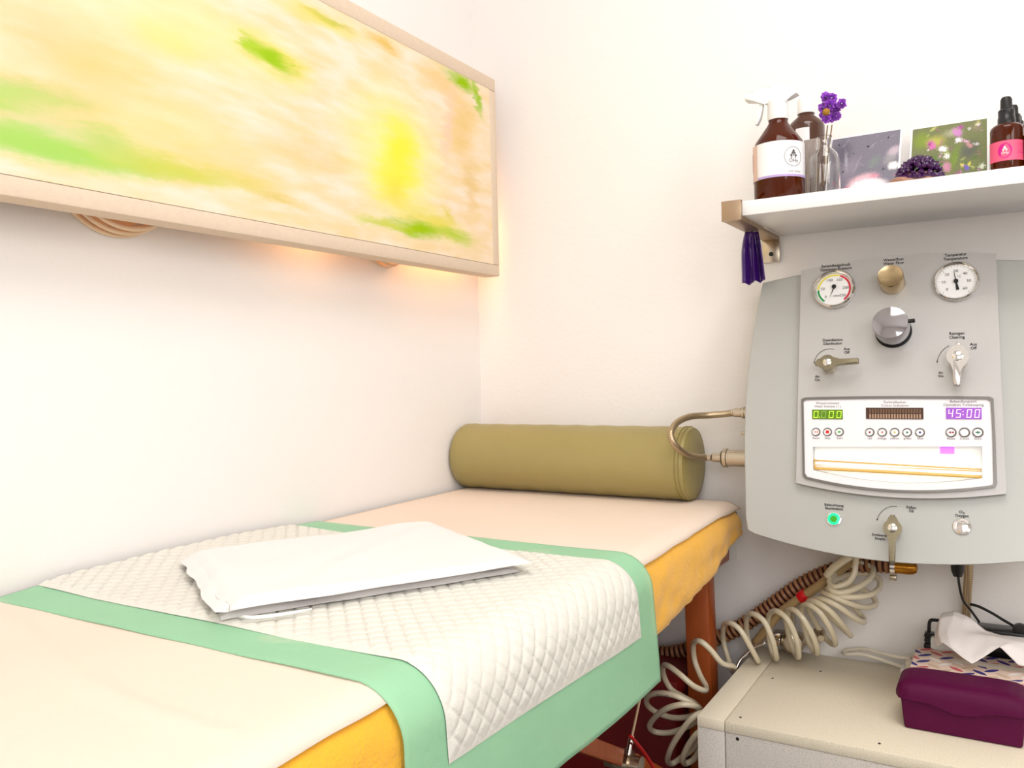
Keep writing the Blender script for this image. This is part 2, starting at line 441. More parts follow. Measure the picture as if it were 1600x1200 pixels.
def text_geo(s, size, spacing=1.0, align='CENTER', bold=0.0):
    cu = bpy.data.curves.new('t', 'FONT'); cu.body = s; cu.size = size; cu.align_x = align; cu.align_y = 'CENTER'
    cu.space_line = 0.95; cu.resolution_u = 2; cu.offset = bold; cu.space_character = spacing
    ob = bpy.data.objects.new('t', cu); COL.objects.link(ob)
    bpy.context.view_layer.update()
    me = bpy.data.meshes.new_from_object(ob.evaluated_get(bpy.context.evaluated_depsgraph_get()))
    v = [x.co.copy() for x in me.vertices]; f = [tuple(p.vertices) for p in me.polygons]
    bpy.data.objects.remove(ob); bpy.data.curves.remove(cu); bpy.data.meshes.remove(me)
    return v, f
def add_text(bm, s, size, fn, mi=0, **kw):
    v, f = text_geo(s, size, **kw)
    vs = [bm.verts.new(fn(p.x, p.y)) for p in v]
    for q in f:
        try: bm.faces.new([vs[i] for i in q]).material_index = mi
        except ValueError: pass
def nz(x, y, z=0.0, s=1.0): return noise.noise(Vector((x * s, y * s, z)))

# ================================================================== the room
W_, L_, H_ = 2.6, 3.2, 2.6
bm = B(); add_box(bm, -0.1, 0.0, -L_ - 0.1, 0.1, 0, H_); struct('wall_left', bm, M['wall'])
bm = B(); add_box(bm, 0, W_ + 0.1, 0.0, 0.1, 0, H_); struct('wall_back', bm, M['wall'])
bm = B(); add_box(bm, W_, W_ + 0.1, -L_ - 0.1, 0.0, 0, H_); struct('wall_right', bm, M['wall'])
bm = B()
for a in ((0, 1.0, 0, H_), (2.4, W_, 0, H_), (1.0, 2.4, 0, 0.95), (1.0, 2.4, 2.35, H_)):
    add_box(bm, a[0], a[1], -L_ - 0.1, -L_, a[2], a[3])
struct('wall_front', bm, M['wall'])
bm = B(); add_box(bm, -0.1, W_ + 0.1, -L_ - 0.1, 0.1, H_, H_ + 0.1); struct('ceiling', bm, M['ceiling'])
bm = B(); add_box(bm, -0.1, W_ + 0.1, -L_ - 0.1, 0.1, -0.1, -0.008)
floor = struct('floor', bm, M['print_grey'])
ts = 0.3
tile0 = None
for i in range(9):
    for j in range(11):
        x0 = i * ts; y0 = -L_ + j * ts
        x1 = min(x0 + ts, W_); y1 = min(y0 + ts, 0)
        if x1 - x0 < 0.02 or y1 - y0 < 0.02: continue
        if x1 - x0 > ts - 1e-4 and y1 - y0 > ts - 1e-4 and tile0:
            t = tile0.copy(); COL.objects.link(t); t.parent = floor; t.location = (x0, y0, 0); continue
        bm = B(); add_box(bm, 0.0015, x1 - x0 - 0.0015, 0.0015, y1 - y0 - 0.0015, -0.009, 0.0)
        t = obj('floor_tile', bm, M['floor_tile'], floor); t.location = (x0, y0, 0)
        if x1 - x0 > ts - 1e-4 and y1 - y0 > ts - 1e-4: tile0 = t
bm = B()
for a in ((1.0, 1.05, 0.95, 2.35), (2.35, 2.4, 0.95, 2.35), (1.05, 2.35, 0.95, 1.0), (1.05, 2.35, 2.3, 2.35), (1.68, 1.72, 1.0, 2.3)):
    add_box(bm, a[0], a[1], -L_ - 0.06, -L_ - 0.01, a[2], a[3], 0.003)
w = struct('window_1', bm, M['white'])
bm = B(); add_box(bm, 1.05, 2.35, -L_ - 0.04, -L_ - 0.035, 1.0, 2.3); obj('window_pane', bm, M['glass'], w)

# ================================================================== massage table and its cloths
EDGE_X, EDGE_R, TOP = 0.632, 0.050, 0.700
def prof(s, top=TOP, out=0.0):
    """cross section of the bed top: s runs from the left edge over the top and down the right side."""
    flat = EDGE_X - 0.012; arc = EDGE_R * PI / 2; R = EDGE_R + out
    if s <= flat: return Vector((0.012 + s, 0, top + out))
    if s <= flat + arc:
        a = (s - flat) / EDGE_R
        return Vector((EDGE_X + R * math.sin(a), 0, top - EDGE_R + R * math.cos(a)))
    d = s - flat - arc
    return Vector((EDGE_X + R + d * 0.06, 0, top - EDGE_R - d))
table = thing('massage_table', 'folding massage table with red-brown wooden legs standing along the left wall', 'massage table', (0.34, -1.0, 0))
bm = B(); add_box(bm, 0.02, 0.668, -1.95, -0.062, 0.64, 0.692, 0.02, 3)
obj('mattress', bm, M['bolster'], table, smooth=0.8)
bm = B(); add_box(bm, 0.04, 0.65, -1.93, -0.085, 0.585, 0.635, 0.004); obj('wooden_frame', bm, M['wood'], table, smooth=0.6)
for (px0, px1, y0, y1, lean) in ((0.578, 0.628, -0.165, -0.120, 0.02), (0.05, 0.095, -0.165, -0.120, -0.02), (0.578, 0.628, -1.86, -1.81, 0.02), (0.05, 0.095, -1.86, -1.81, -0.02)):
    bm = B(); add_box(bm, px0, px1, y0, y1, 0.0, 0.585, 0.004)
    for v in bm.verts: v.co.x += lean * (0.585 - v.co.z)
    obj('leg', bm, M['wood'], table, smooth=0.6)
# diagonal braces meeting at a bolted joint under the table
ja = P(975, 1185, -0.57)
def bar(bm, a, b, w, t):
    a = Vector(a); b = Vector(b); d = (b - a); L = d.length; d.normalize()
    side = d.cross(Vector((1, 0, 0))).normalized(); up = Vector((1, 0, 0))
    up = (up - d * up.dot(d)).normalized()
    m4 = Matrix((d, side, up)).transposed().to_4x4(); m4.translation = (a + b) / 2
    add_box(bm, -L / 2, L / 2, -w / 2, w / 2, -t / 2, t / 2, 0.003, 2, mtx=m4)
j = PX(975, 1190, 0.60)
bm = B(); bar(bm, PX(965, 1182, 0.60), PX(965, 1182, 0.60) + Vector((0, -0.30, 0.17)), 0.026, 0.022)
obj('brace', bm, M['wood'], table, smooth=0.6)
bm = B(); bar(bm, PX(985, 1188, 0.60), PX(985, 1188, 0.60) + Vector((0, 0.30, -0.19)), 0.026, 0.022)
obj('brace', bm, M['wood'], table, smooth=0.6)
bm = B(); add_lathe(bm, [(0, -0.03), (0.014, -0.03), (0.014, -0.012), (0.02, -0.012), (0.02, 0.012), (0.014, 0.012), (0.014, 0.03), (0, 0.03)], j, (1, 0, 0), 20)
obj('joint_bolt', bm, M['satin'], table, smooth=0.6)
bm = B(); add_tube(bm, [PX(1006, 1062, 0.61), PX(993, 1125, 0.61), PX(981, 1178, 0.61)], 0.0022, 8)
obj('tension_cable', bm, M['rope'], table, smooth=True)
bm = B(); add_lathe(bm, [(0.0, 0), (0.0045, 0), (0.0045, 0.03), (0.0, 0.03)], PX(981, 1180, 0.612), (PX(987, 1150, 0.612) - PX(981, 1180, 0.612)), 12)
obj('cable_clamp', bm, M['chrome'], table, smooth=0.6)
bm = B(); add_tube(bm, [PX(985, 1150, 0.625), PX(1000, 1168, 0.625), PX(1012, 1185, 0.625), PX(1030, 1215, 0.625)], 0.0042, 8, flat=0.5)
obj('red_strap', bm, M['cable_red'], table, smooth=True)

# amber fitted sheet: top plus a gathered skirt round the right side and the back corner
bm = B()
SX, SY0, SY1 = 0.680, -1.955, -0.052
rc = 0.045
path = []
for k in range(150): 
    t = k / 149; path.append((Vector((SX, SY0 + (SY1 - rc - SY0) * t, 0)), Vector((1, 0, 0))))
for k in range(1, 12):
    a = k / 12 * PI / 2; n = Vector((math.cos(a), math.sin(a), 0))
    path.append((Vector((SX - rc, SY1 - rc, 0)) + n * rc, n))
for k in range(40):
    t = k / 39; path.append((Vector((SX - rc - (SX - rc - 0.02) * t, SY1, 0)), Vector((0, 1, 0))))
prof_r = [(-0.30, 0.698), (-0.12, 0.698), (-0.049, 0.698)] + [(-0.049 + 0.047 * math.sin(a), 0.650 + 0.048 * math.cos(a)) for a in [PI / 2 * q / 8 for q in range(1, 9)]]
def lower(pt):
    y = pt.y
    tb = [(-2.0, 0.565), (-0.6, 0.575), (-0.48, 0.582), (-0.34, 0.600), (-0.25, 0.618), (-0.15, 0.645), (-0.06, 0.655), (0, 0.655)]
    for (a, za), (b, zb) in zip(tb, tb[1:]):
        if y <= b: return za + (zb - za) * (y - a) / (b - a)
    return 0.655
rows = []
for (p, n) in path:
    ze = lower(p) - 0.012
    rr = []
    for k, (o_, z_) in enumerate(prof_r): rr.append((o_, z_))
    for k in range(1, 9):
        rr.append((-0.002 + 0.002 * math.sin(k / 8 * PI) - (0.012 if k == 8 else 0.0), 0.650 + (ze - 0.650) * k / 8))
    row = []
    for k, (o_, z_) in enumerate(rr):
        q = p + n * o_ ; s = p.y + p.x
        w = max(0, min(1, (k - 4) / 8))
        d = w * (0.006 * nz(s * 9 - z_ * 9, z_ * 26, 1.0) + 0.0048 * nz(s * 30 - z_ * 40, z_ * 45, 5.0) + 0.0016 * nz(s * 70, z_ * 60, 8.0))
        q = q + n * d; q.z = z_ + (0.004 * nz(s * 14, 3) if k > 12 else 0)
        row.append(bm.verts.new(q))
    rows.append(row)
for a, b in zip(rows, rows[1:]):
    for k in range(len(a) - 1): bm.faces.new((a[k], b[k], b[k + 1], a[k + 1]))
bmesh.ops.recalc_face_normals(bm, faces=bm.faces)
sheet = obj('fitted_sheet', bm, M['amber'], smooth=True); solid(sheet, 0.0015)
tag(sheet, 'amber yellow stretch fitted sheet pulled over the massage table, hanging at its right side', 'bed sheet')

# cream paper runner
bm = B()
def paper(u, v):
    y = -1.94 + (1.94 - 0.060) * v
    s = u * (0.6585 + 0.004 * math.sin(y * 7) + 0.003 * nz(y * 12, 2))
    p = prof(s, TOP, 0.0022); p.y = y
    # long shallow crease near the foot
    yc = -1.40 + 0.16 * (p.x / 0.6) * -1 + 0.02 * math.sin(p.x * 9)
    p.z += 0.0040 * math.exp(-((y - (-1.225 - 0.33 * (p.x - 0.05) * 0.55 + 0.012 * math.sin(p.x * 11))) / 0.009) ** 2) * (1 if p.x < 0.62 else 0)
    p.z += 0.0009 * nz(p.x * 6, y * 6, 4)
    if u > 0.97 and y < -0.06: p.z += 0.0
    return p
grid(bm, 60, 190, paper)
o = obj('paper_sheet', bm, M['paper'], smooth=True); solid(o, 0.0006)
tag(o, 'cream pink disposable paper sheet laid over the whole massage table top', 'paper sheet')

# absorbent pad: mint film with a quilted white top
pad = thing('absorbent_pad', 'white quilted absorbent pad with mint green border draped across the massage table', 'bed pad', (0.34, -0.89, 0.70))
def pad_edge(s):
    return 0
SEND = (EDGE_X - 0.012) + EDGE_R * PI / 2 + 0.126
def padp(s, y, out):
    p = prof(s, TOP, out + 0.0035)
    p.y = y
    fold = max(0.0, (s - (EDGE_X - 0.012) - 0.03)) * 3
    p.x += min(1, fold) * (0.0035 * math.sin(y * 16 + 1.0) + 0.002 * nz(y * 14, s * 6, 2))
    p.z += 0.0016 * nz(p.x * 7, y * 8, 7) * (1 if s < EDGE_X else 0)
    if s < 0.12: p.z += 0.010 * (1 - s / 0.12) * max(0, math.sin((y + 1.18) * 5.2))
    return p
bm = B()
def filmf(u, v):
    s = u * SEND; y = -1.187 + 0.590 * v
    t = max(0, s - EDGE_X) / 0.17
    y += (0.5 - v) * -0.012 * t
    s2 = s + (0.012 * (v - 0.3) * t)
    return padp(s2, y + 0.003 * nz(s * 8, v * 2, 1), 0.0)
grid(bm, 120, 80, filmf)
o = obj('film_border', bm, M['vault'], pad, label='mint green film border', smooth=True); solid(o, 0.0006)
bm = B()
def quiltf(u, v):
    s = 0.002 + u * (SEND - 0.085); y = -1.127 + 0.470 * v
    a = (s + y) / 0.0270 * PI; b = (s - y) / 0.0270 * PI
    h = (1 - math.exp(-(math.sin(a) / 0.20) ** 2)) * (1 - math.exp(-(math.sin(b) / 0.20) ** 2)) * (0.8 + 0.2 * abs(math.sin(a) * math.sin(b)))
    e = min(1, min(v, 1 - v, 1 - u) * 40)
    s2 = s - 0.012 * max(0, (s - 0.63)) / 0.08 * (0.5 - v)
    h *= 0.85 + 0.5 * nz(s * 9, y * 9, 3)
    return padp(s2, y, 0.0003 + 0.0009 * e + (0.0031 * h) * e + 0.002 * nz(s * 5, y * 6, 11))
grid(bm, 330, 210, quiltf)
o = obj('quilted_top', bm, M['quilt'], pad, label='white diamond-quilted cellulose layer', smooth=True)

# folded white towel
towel = thing('folded_towel', 'folded white cotton towel lying on the quilted pad', 'towel', (0.34, -0.87, 0.712))
A, Bq, Cq, Dq = Vector((0.105, -0.955, 0)), Vector((0.395, -1.128, 0)), Vector((0.590, -0.785, 0)), Vector((0.285, -0.600, 0))
def slab(bm, inset, z0, th, seed, edge_l=0.0, wavy=0.0, nu=50, nv=44):
    def bil(u, v):
        return A.lerp(Bq, u).lerp(Dq.lerp(Cq, u), v)
    def top(u, v):
        uu = inset + u * (1 - inset - (0.045 if inset > 0 else 0)); vv = v * (1 - inset) + edge_l
        p = bil(uu, vv)
        e = min(u, 1 - u) / 0.045; f = v / 0.05; g = (1 - v) / 0.07
        q = 1.0
        for k in (e, f, g):
            if k < 1: q *= math.sqrt(max(0, 1 - (1 - k) ** 2))
        hgt = th * (1.0 - 0.35 * v)
        h = z0 + hgt * q
        h += q * (0.0050 * nz(p.x * 9, p.y * 7, seed) + 0.0026 * nz(p.x * 26 + p.y * 8, p.y * 9, seed + 3))
        if f < 2.5 and wavy: h += wavy * nz(u * 7, 0, seed + 9) * (1 - f / 2.5)
        p.x += 0.004 * nz(u * 5, v * 5, seed + 1); p.y += (0.006 * nz(u * 6, v * 4, seed + 2)) * (1 if v < .5 else .4)
        if f < 1: p += (bil(uu, vv) - bil(uu, vv + .1)) * (0.09 * nz(u * 4.3, 1, seed + 4))
        return Vector((p.x, p.y, h))
    def bot(u, v):
        t = top(u, v); return Vector((t.x, t.y, z0))
    a = grid(bm, nu, nv, top); 
    b = grid(bm, nu, nv, bot)
    bmesh.ops.remove_doubles(bm, verts=bm.verts, dist=0.0002)
bm = B(); slab(bm, 0.012, 0.7085, 0.008, 1.0, edge_l=-0.018, wavy=0.003); obj('fold_layer', bm, M['towel'], towel, smooth=True)
bm = B(); slab(bm, 0.022, 0.7165, 0.006, 5.0, edge_l=-0.034, wavy=0.004); obj('fold_layer', bm, M['towel'], towel, smooth=True)
bm = B(); slab(bm, 0.0, 0.7215, 0.0095, 9.0, wavy=0.004); obj('fold_layer', bm, M['towel'], towel, smooth=True)
c0 = Vector((0.415, -1.105, 0.7105))
bm = B()
grid(bm, 12, 5, lambda u, v: Vector((0.398 + 0.055 * u + 0.012 * v * (1 - u), -1.118 + 0.058 * u - 0.018 * (1 - v) * math.sin(u * PI), 0.7115 + 0.003 * math.sin(v * PI))))
o = obj('care_tag', bm, M['white'], towel, smooth=True); solid(o, 0.0006)

# bolster
BR = 0.0765
bz = 0.703 + BR; by = -0.082
bx0, bx1 = 0.004, 0.582
bol = thing('bolster', 'olive green vinyl neck bolster lying across the table head against the back wall', 'bolster', ((bx0 + bx1) / 2, by, 0.703))
bm = B()
pr = [(BR * 0.2, 0.0), (BR - 0.012, 0.001), (BR - 0.004, 0.004), (BR, 0.011)]
n = 30
for k in range(1, n): 
    pr.append((BR + 0.0006 * math.sin(k * 1.7), 0.011 + (bx1 - bx0 - 0.022) * k / n))
pr += [(BR, bx1 - bx0 - 0.011), (BR - 0.003, bx1 - bx0 - 0.005)]
add_lathe(bm, pr, (bx0, by, bz), (1, 0, 0), 72)
obj('cover', bm, M['bolster'], bol, smooth=0.9)
bm = B(); add_lathe(bm, [(BR - 0.0035, 0.0), (BR - 0.008, 0.003), (BR * 0.6, 0.0045), (0, 0.005)], (bx1 - 0.005, by, bz), (1, 0, 0), 72, cap=False)
obj('end_cap', bm, M['bolster'], bol, smooth=True)
for rr_, xx in ((BR + 0.0007, bx1 - 0.012), (BR + 0.0007, bx1 - 0.020), (BR - 0.0035, bx1 - 0.0045)):
    bm = B(); pts = [Vector((xx, by + rr_ * math.cos(a), bz + rr_ * math.sin(a))) for a in [2 * PI * k / 72 for k in range(73)]]
    add_tube(bm, pts, 0.0009, 6, raw=True); obj('seam', bm, M['bolster_seam'], bol, smooth=True)

# ================================================================== canvas on the left wall
CX = 0.100
cy0, cy1, cz0, cz1 = -1.70, -0.060, 1.208, 1.676
def cuv(px, py):
    p = PX(px, py, CX); return p
ASP = (cy1 - cy0) / (cz1 - cz0); HH = cz1 - cz0
def blob(px, py, qx, qy, w, color, st, core=0.1):
    """centre pixel, pixel at the end of the long axis, half width in metres."""
    a = PX(px, py, CX); b = PX(qx, qy, CX)
    du = (b.y - a.y) / HH; dv = (b.z - a.z) / HH
    return ((a.y - cy0) / HH, (a.z - cz0) / HH, math.hypot(du, dv) * 1.15, w * 1.35 / HH, math.atan2(dv, du), tuple(c * 0.84 for c in color[:3]) + (1,), st, core * 0.4)
yel = rgb(246, 226, 130); yy = rgb(250, 246, 70); lime = rgb(160, 205, 20); green = rgb(176, 222, 108); och = rgb(236, 190, 100); pch = rgb(250, 214, 188)
blobs = [
    blob(120, 90, 420, 200, 0.16, rgb(240, 228, 172), 0.45),
    blob(80, 60, 200, 110, 0.05, rgb(236, 205, 150), 0.5),
    blob(180, 110, 300, 150, 0.05, rgb(214, 206, 110), 0.5),
    blob(250, 30, 420, 60, 0.07, rgb(252, 236, 190), 0.6),
    blob(60, 190, 170, 215, 0.035, rgb(190, 218, 130), 0.45),
    blob(100, 180, 260, 195, 0.05, rgb(232, 206, 148), 0.4),
    blob(60, 150, 220, 175, 0.02, rgb(176, 205, 96), 0.5),
    blob(0, 155, 120, 165, 0.02, rgb(186, 222, 110), 0.7),
    blob(90, 235, 300, 275, 0.026, green, 1.0, 0.3),
    blob(20, 222, 90, 235, 0.022, green, 0.8, 0.2),
    blob(170, 215, 250, 235, 0.018, rgb(166, 214, 90), 0.75, 0.2),
    blob(270, 262, 420, 295, 0.020, rgb(190, 218, 80), 0.8, 0.1),
    blob(330, 270, 480, 300, 0.025, rgb(226, 214, 90), 0.6, 0.1),
    blob(440, 310, 500, 330, 0.012, rgb(226, 205, 95), 0.7, 0.1),
    blob(250, 200, 420, 225, 0.04, rgb(244, 226, 140), 0.45),
    blob(480, 240, 600, 275, 0.03, rgb(250, 205, 130), 0.4),
    blob(340, 240, 460, 262, 0.03, rgb(246, 214, 130), 0.45),
    blob(260, 62, 340, 90, 0.03, rgb(248, 232, 110), 0.5),
    blob(350, 70, 490, 140, 0.055, rgb(248, 236, 140), 0.4),
    blob(430, 90, 500, 135, 0.04, rgb(232, 226, 60), 0.75, 0.2),
    blob(425, 92, 470, 122, 0.020, lime, 0.95, 0.3),
    blob(390, 72, 410, 92, 0.022, rgb(176, 214, 40), 0.85, 0.2),
    blob(620, 245, 628, 120, 0.16, rgb(253, 250, 150), 0.85, 0.15),  # yellow paint, with the hot spot of the lamp behind painted in
    blob(625, 235, 630, 165, 0.075, yy, 0.95, 0.25),
    blob(615, 285, 660, 300, 0.05, yy, 0.8, 0.2),
    blob(720, 200, 725, 120, 0.06, rgb(242, 206, 130), 0.75, 0.3),
    blob(735, 290, 738, 240, 0.03, rgb(236, 200, 120), 0.6, 0.2),
    blob(690, 130, 730, 165, 0.03, rgb(244, 200, 120), 0.6, 0.2),
    blob(720, 128, 750, 148, 0.018, rgb(160, 202, 10), 1.0, 0.35),
    blob(745, 150, 750, 190, 0.018, rgb(166, 204, 40), 0.95, 0.3),
    blob(515, 32, 560, 52, 0.008, rgb(150, 175, 20), 0.95, 0.2),
    blob(500, 30, 590, 70, 0.022, rgb(240, 225, 110), 0.7, 0.2),
    blob(600, 68, 640, 90, 0.012, rgb(232, 192, 80), 0.8, 0.2),
    blob(700, 200, 690, 290, 0.02, pch, 0.7, 0.1),
    blob(680, 350, 745, 380, 0.035, rgb(236, 226, 80), 0.85, 0.2),
    blob(655, 358, 705, 372, 0.020, rgb(168, 206, 10), 1.0, 0.35),
    blob(600, 350, 660, 362, 0.012, rgb(206, 216, 40), 0.8, 0.2),
    blob(710, 368, 748, 384, 0.016, rgb(188, 214, 70), 0.9, 0.2),
    blob(700, 335, 712, 345, 0.02, rgb(230, 215, 60), 0.6, 0.2),
    blob(620, 300, 640, 325, 0.03, rgb(250, 225, 80), 0.5, 0.2),
]
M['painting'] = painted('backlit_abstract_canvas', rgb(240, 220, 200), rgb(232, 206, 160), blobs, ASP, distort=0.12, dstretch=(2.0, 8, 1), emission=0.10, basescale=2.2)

pic = thing('abstract_painting', 'large backlit canvas painted with yellow and lime green strokes on the left wall', 'painting', (0.07, (cy0 + cy1) / 2, cz0))
fb = 0.026
bm = B()
ftop = 0.030
grid(bm, 20, 8, lambda u, v: Vector((CX + 0.0012, cy0 + 0.035 + (cy1 - 0.028 - cy0 - 0.035) * u, cz0 + fb + (cz1 - ftop - cz0 - fb) * v)))
# rewrite the UVs so that they span the whole canvas
L = bm.loops.layers.uv.verify()
for f in bm.faces:
    for lp in f.loops: lp[L].uv = ((lp.vert.co.y - cy0) / (cy1 - cy0), (lp.vert.co.z - cz0) / (cz1 - cz0))
o = obj('painted_canvas', bm, M['painting'], pic, label='backlit painted canvas surface'); 
for a in ((cy0, cy1, cz0, cz0 + fb), (cy0, cy1, cz1 - ftop, cz1), (cy0, cy0 + 0.035, cz0 + fb, cz1 - ftop), (cy1 - 0.028, cy1, cz0 + fb, cz1 - ftop)):
    bm = B(); add_box(bm, 0.058, CX + 0.0015, a[0], a[1], a[2], a[3], 0.0025, 2); obj('stretcher_bar', bm, M['canvas_side'], pic, smooth=0.6)
bm = B(); add_box(bm, 0.060, 0.064, cy0 + 0.03, cy1 - 0.02, cz0 + 0.02, cz1 - 0.02); obj('back_board', bm, M['canvas_side'], pic)
for yy_ in (-0.35, -1.3):
    bm = B(); add_box(bm, 0.0, 0.060, yy_ - 0.02, yy_ + 0.02, 1.42, 1.46); obj('wall_mount', bm, M['wood'], pic)
# the lamps hung behind the canvas
def hoop_lamp(label, yc, zc, R):
    t = thing('hoop_lamp', label, 'lamp', (0.002, yc, zc))
    for xx, rr_ in ((0.006, R), (0.022, R - 0.002), (0.038, R - 0.006)):
        bm = B(); add_tube(bm, [Vector((xx, yc + rr_ * math.cos(a), zc + rr_ * math.sin(a))) for a in [2 * PI * k / 48 for k in range(49)]], 0.004, 8, raw=True)
        obj('hoop', bm, M['hoop'], t, smooth=True)
    bm = B(); add_lathe(bm, [(0, 0.0), (R - 0.012, 0.0), (R - 0.012, 0.004), (0, 0.004)], (0.002, yc, zc), (1, 0, 0), 40)
    obj('back_plate', bm, M['hoop'], t, smooth=0.6)
    bm = B(); add_lathe(bm, [(0, 0), (0.035, 0.002), (0.04, 0.015), (0.03, 0.03), (0, 0.034)], (0.006, yc, zc), (1, 0, 0), 24)
    obj('bulb', bm, M['lamp_glow'], t, smooth=True)
hoop_lamp('larger round lamp of wooden hoops peeping below the left end of the canvas', -0.992, 1.292, 0.095)
hoop_lamp('small round wooden lamp just showing below the right end of the canvas', -0.370, 1.262, 0.052)
for y_ in (-0.6, -0.25, -0.13):
    pl = bpy.data.lights.new('canvas_backlight', 'POINT'); pl.energy = 0.55; pl.color = (1.0, 0.55, 0.25); pl.shadow_soft_size = 0.02
    po = bpy.data.objects.new('canvas_backlight', pl); COL.objects.link(po); po.location = (0.035, y_, 1.30)

# ================================================================== wall shelf
SZ0, SZ1, SYF = 1.2445, 1.270, -0.284
shelf = thing('wall_shelf', 'white floating wall shelf above the silver machine', 'shelf', (1.1, -0.14, SZ0))
bm = B(); add_box(bm, 0.743, 1.62, SYF, -0.001, SZ0, SZ1, 0.001, 2); obj('board', bm, M['shelf'], shelf, smooth=0.6)
def bracket(x0, x1):
    bm = B()
    add_box(bm, x0, x1, SYF - 0.008, -0.006, SZ0 - 0.0075, SZ0 - 0.0005, 0.0008)
    add_box(bm, x0 - 0.0004, x1 + 0.0004, SYF - 0.0086, SYF - 0.0005, SZ0 - 0.0080, SZ1 + 0.0020, 0.0004)
    if x0 < 0.8:
        add_box(bm, x0 + 0.0003, x0 + 0.003, SYF - 0.0076, -0.0064, SZ0 - 0.0072, SZ1 + 0.0012)
    b = obj('bracket', bm, M['bracket'], shelf, smooth=0.6)
    bm = B(); add_box(bm, x0, x1, -0.009, -0.001, SZ0 - 0.053, SZ0 - 0.0075, 0.001); obj('wall_plate', bm, M['satin'], b, smooth=0.6)
    bm = B(); add_lathe(bm, [(0, 0), (0.0045, 0), (0.0045, 0.002), (0, 0.0025)], ((x0 + x1) / 2, -0.009, SZ0 - 0.036), (0, -1, 0), 16)
    obj('screw', bm, M['print'], b, smooth=0.6)
bracket(0.709, 0.743); bracket(1.50, 1.534)
# purple ribbon
bm = B()
def rib(off, w, zt, zb, y, xc):
    def f(u, v):
        z = zt + (zb - zt) * v
        wd = w * (0.55 + 0.45 * math.sin(min(1, v * 2.2) * PI / 2))
        x = xc + (u - 0.5) * wd + off * v
        zz = z - (0.010 * abs(u - 0.5) * -2 + 0.0) * (1 if v > 0.98 else 0)
        return Vector((x, y - 0.010 * math.sin(u * PI * 2.5 + off * 60) * min(1, v * 3) * 0.7 - 0.004 * math.sin(v * 5), zz))
    grid(bm, 20, 24, f)
rb_top = P(1176, 366, -0.15); rb_bot = P(1178, 443, -0.15)
rib(-0.004, 0.026, SZ0 - 0.008, rb_bot.z - 0.002, -0.150, P(1171, 400, -0.15).x)
rib(0.006, 0.026, SZ0 - 0.008, rb_bot.z + 0.002, -0.140, P(1180, 400, -0.14).x)
o = obj('purple_ribbon', bm, M['ribbon'], smooth=True); solid(o, 0.0008)
tag(o, 'dark purple satin ribbon hanging from the left shelf bracket', 'ribbon')

# ------------------------------------------------------------------ bottles on the shelf
def lathe_part(name, prof_, o, m, parent, label=None, seg=40, smooth=0.7, cap=True):
    bm = B(); add_lathe(bm, prof_, o, (0, 0, 1), seg, cap=cap); return obj(name, bm, m, parent, label, smooth=smooth)
def curved_label(name, c, R, z0, z1, a0, a1, m, parent, label=None, n=28):
    bm = B(); grid(bm, n, 1, lambda u, v: Vector((c[0] + R * math.cos(a0 + (a1 - a0) * u), c[1] + R * math.sin(a0 + (a1 - a0) * u), z0 + (z1 - z0) * v)))
    return obj(name, bm, m, parent, label, smooth=True)
by_ = -0.225
bl = P(1178, 250, by_); br = P(1257, 250, by_)
sc = Vector(((bl.x + br.x) / 2, by_, SZ1)); SR = (br.x - bl.x) / 2 * 0.985
def zat(py, px=1218, y=by_): return P(px, py, y).z - SZ1
zs, zn = zat(232), zat(190)
zcap1, zcap0 = zat(160), zat(187)
spray = thing('spray_bottle', 'amber glass spray bottle with white trigger head and white label at the shelf left end', 'spray bottle', sc)
lathe_part('glass_body', [(0, 0.0), (SR * 0.9, 0.0), (SR, 0.006), (SR, zs), (SR * 0.94, zs + 0.010), (SR * 0.75, zs + 0.022), (SR * 0.48, zs + (zn - zs) * 0.8), (SR * 0.38, zn - 0.003), (SR * 0.38, zn + 0.004), (0, zn + 0.004)], sc, M['amber_glass'], spray, seg=48)
zl1, zl0 = zat(229), zat(284)
AF = -PI / 2 + 0.21      # direction of the camera seen from the bottle
lb = curved_label('paper_label', sc, SR + 0.0006, sc.z + zl0, sc.z + zl1, AF - 1.75, AF + 1.5, M['label'], spray, 'white paper label with a round emblem')
curved_label('label_band', sc, SR + 0.0009, sc.z + zl0, sc.z + zl0 + 0.004, AF - 1.2, AF + 1.5, M['label_edge'], lb, 'lilac band')
curved_label('label_margin', sc, SR + 0.0009, sc.z + zl0, sc.z + zl1, AF - 1.75, AF - 0.95, M['label_warm'], lb, 'beige label margin')
curved_label('label_mark', sc, SR + 0.0012, sc.z + zl0 + 0.018, sc.z + zl1 - 0.012, AF - 1.60, AF - 1.36, M['label_red'], lb, 'orange red mark')
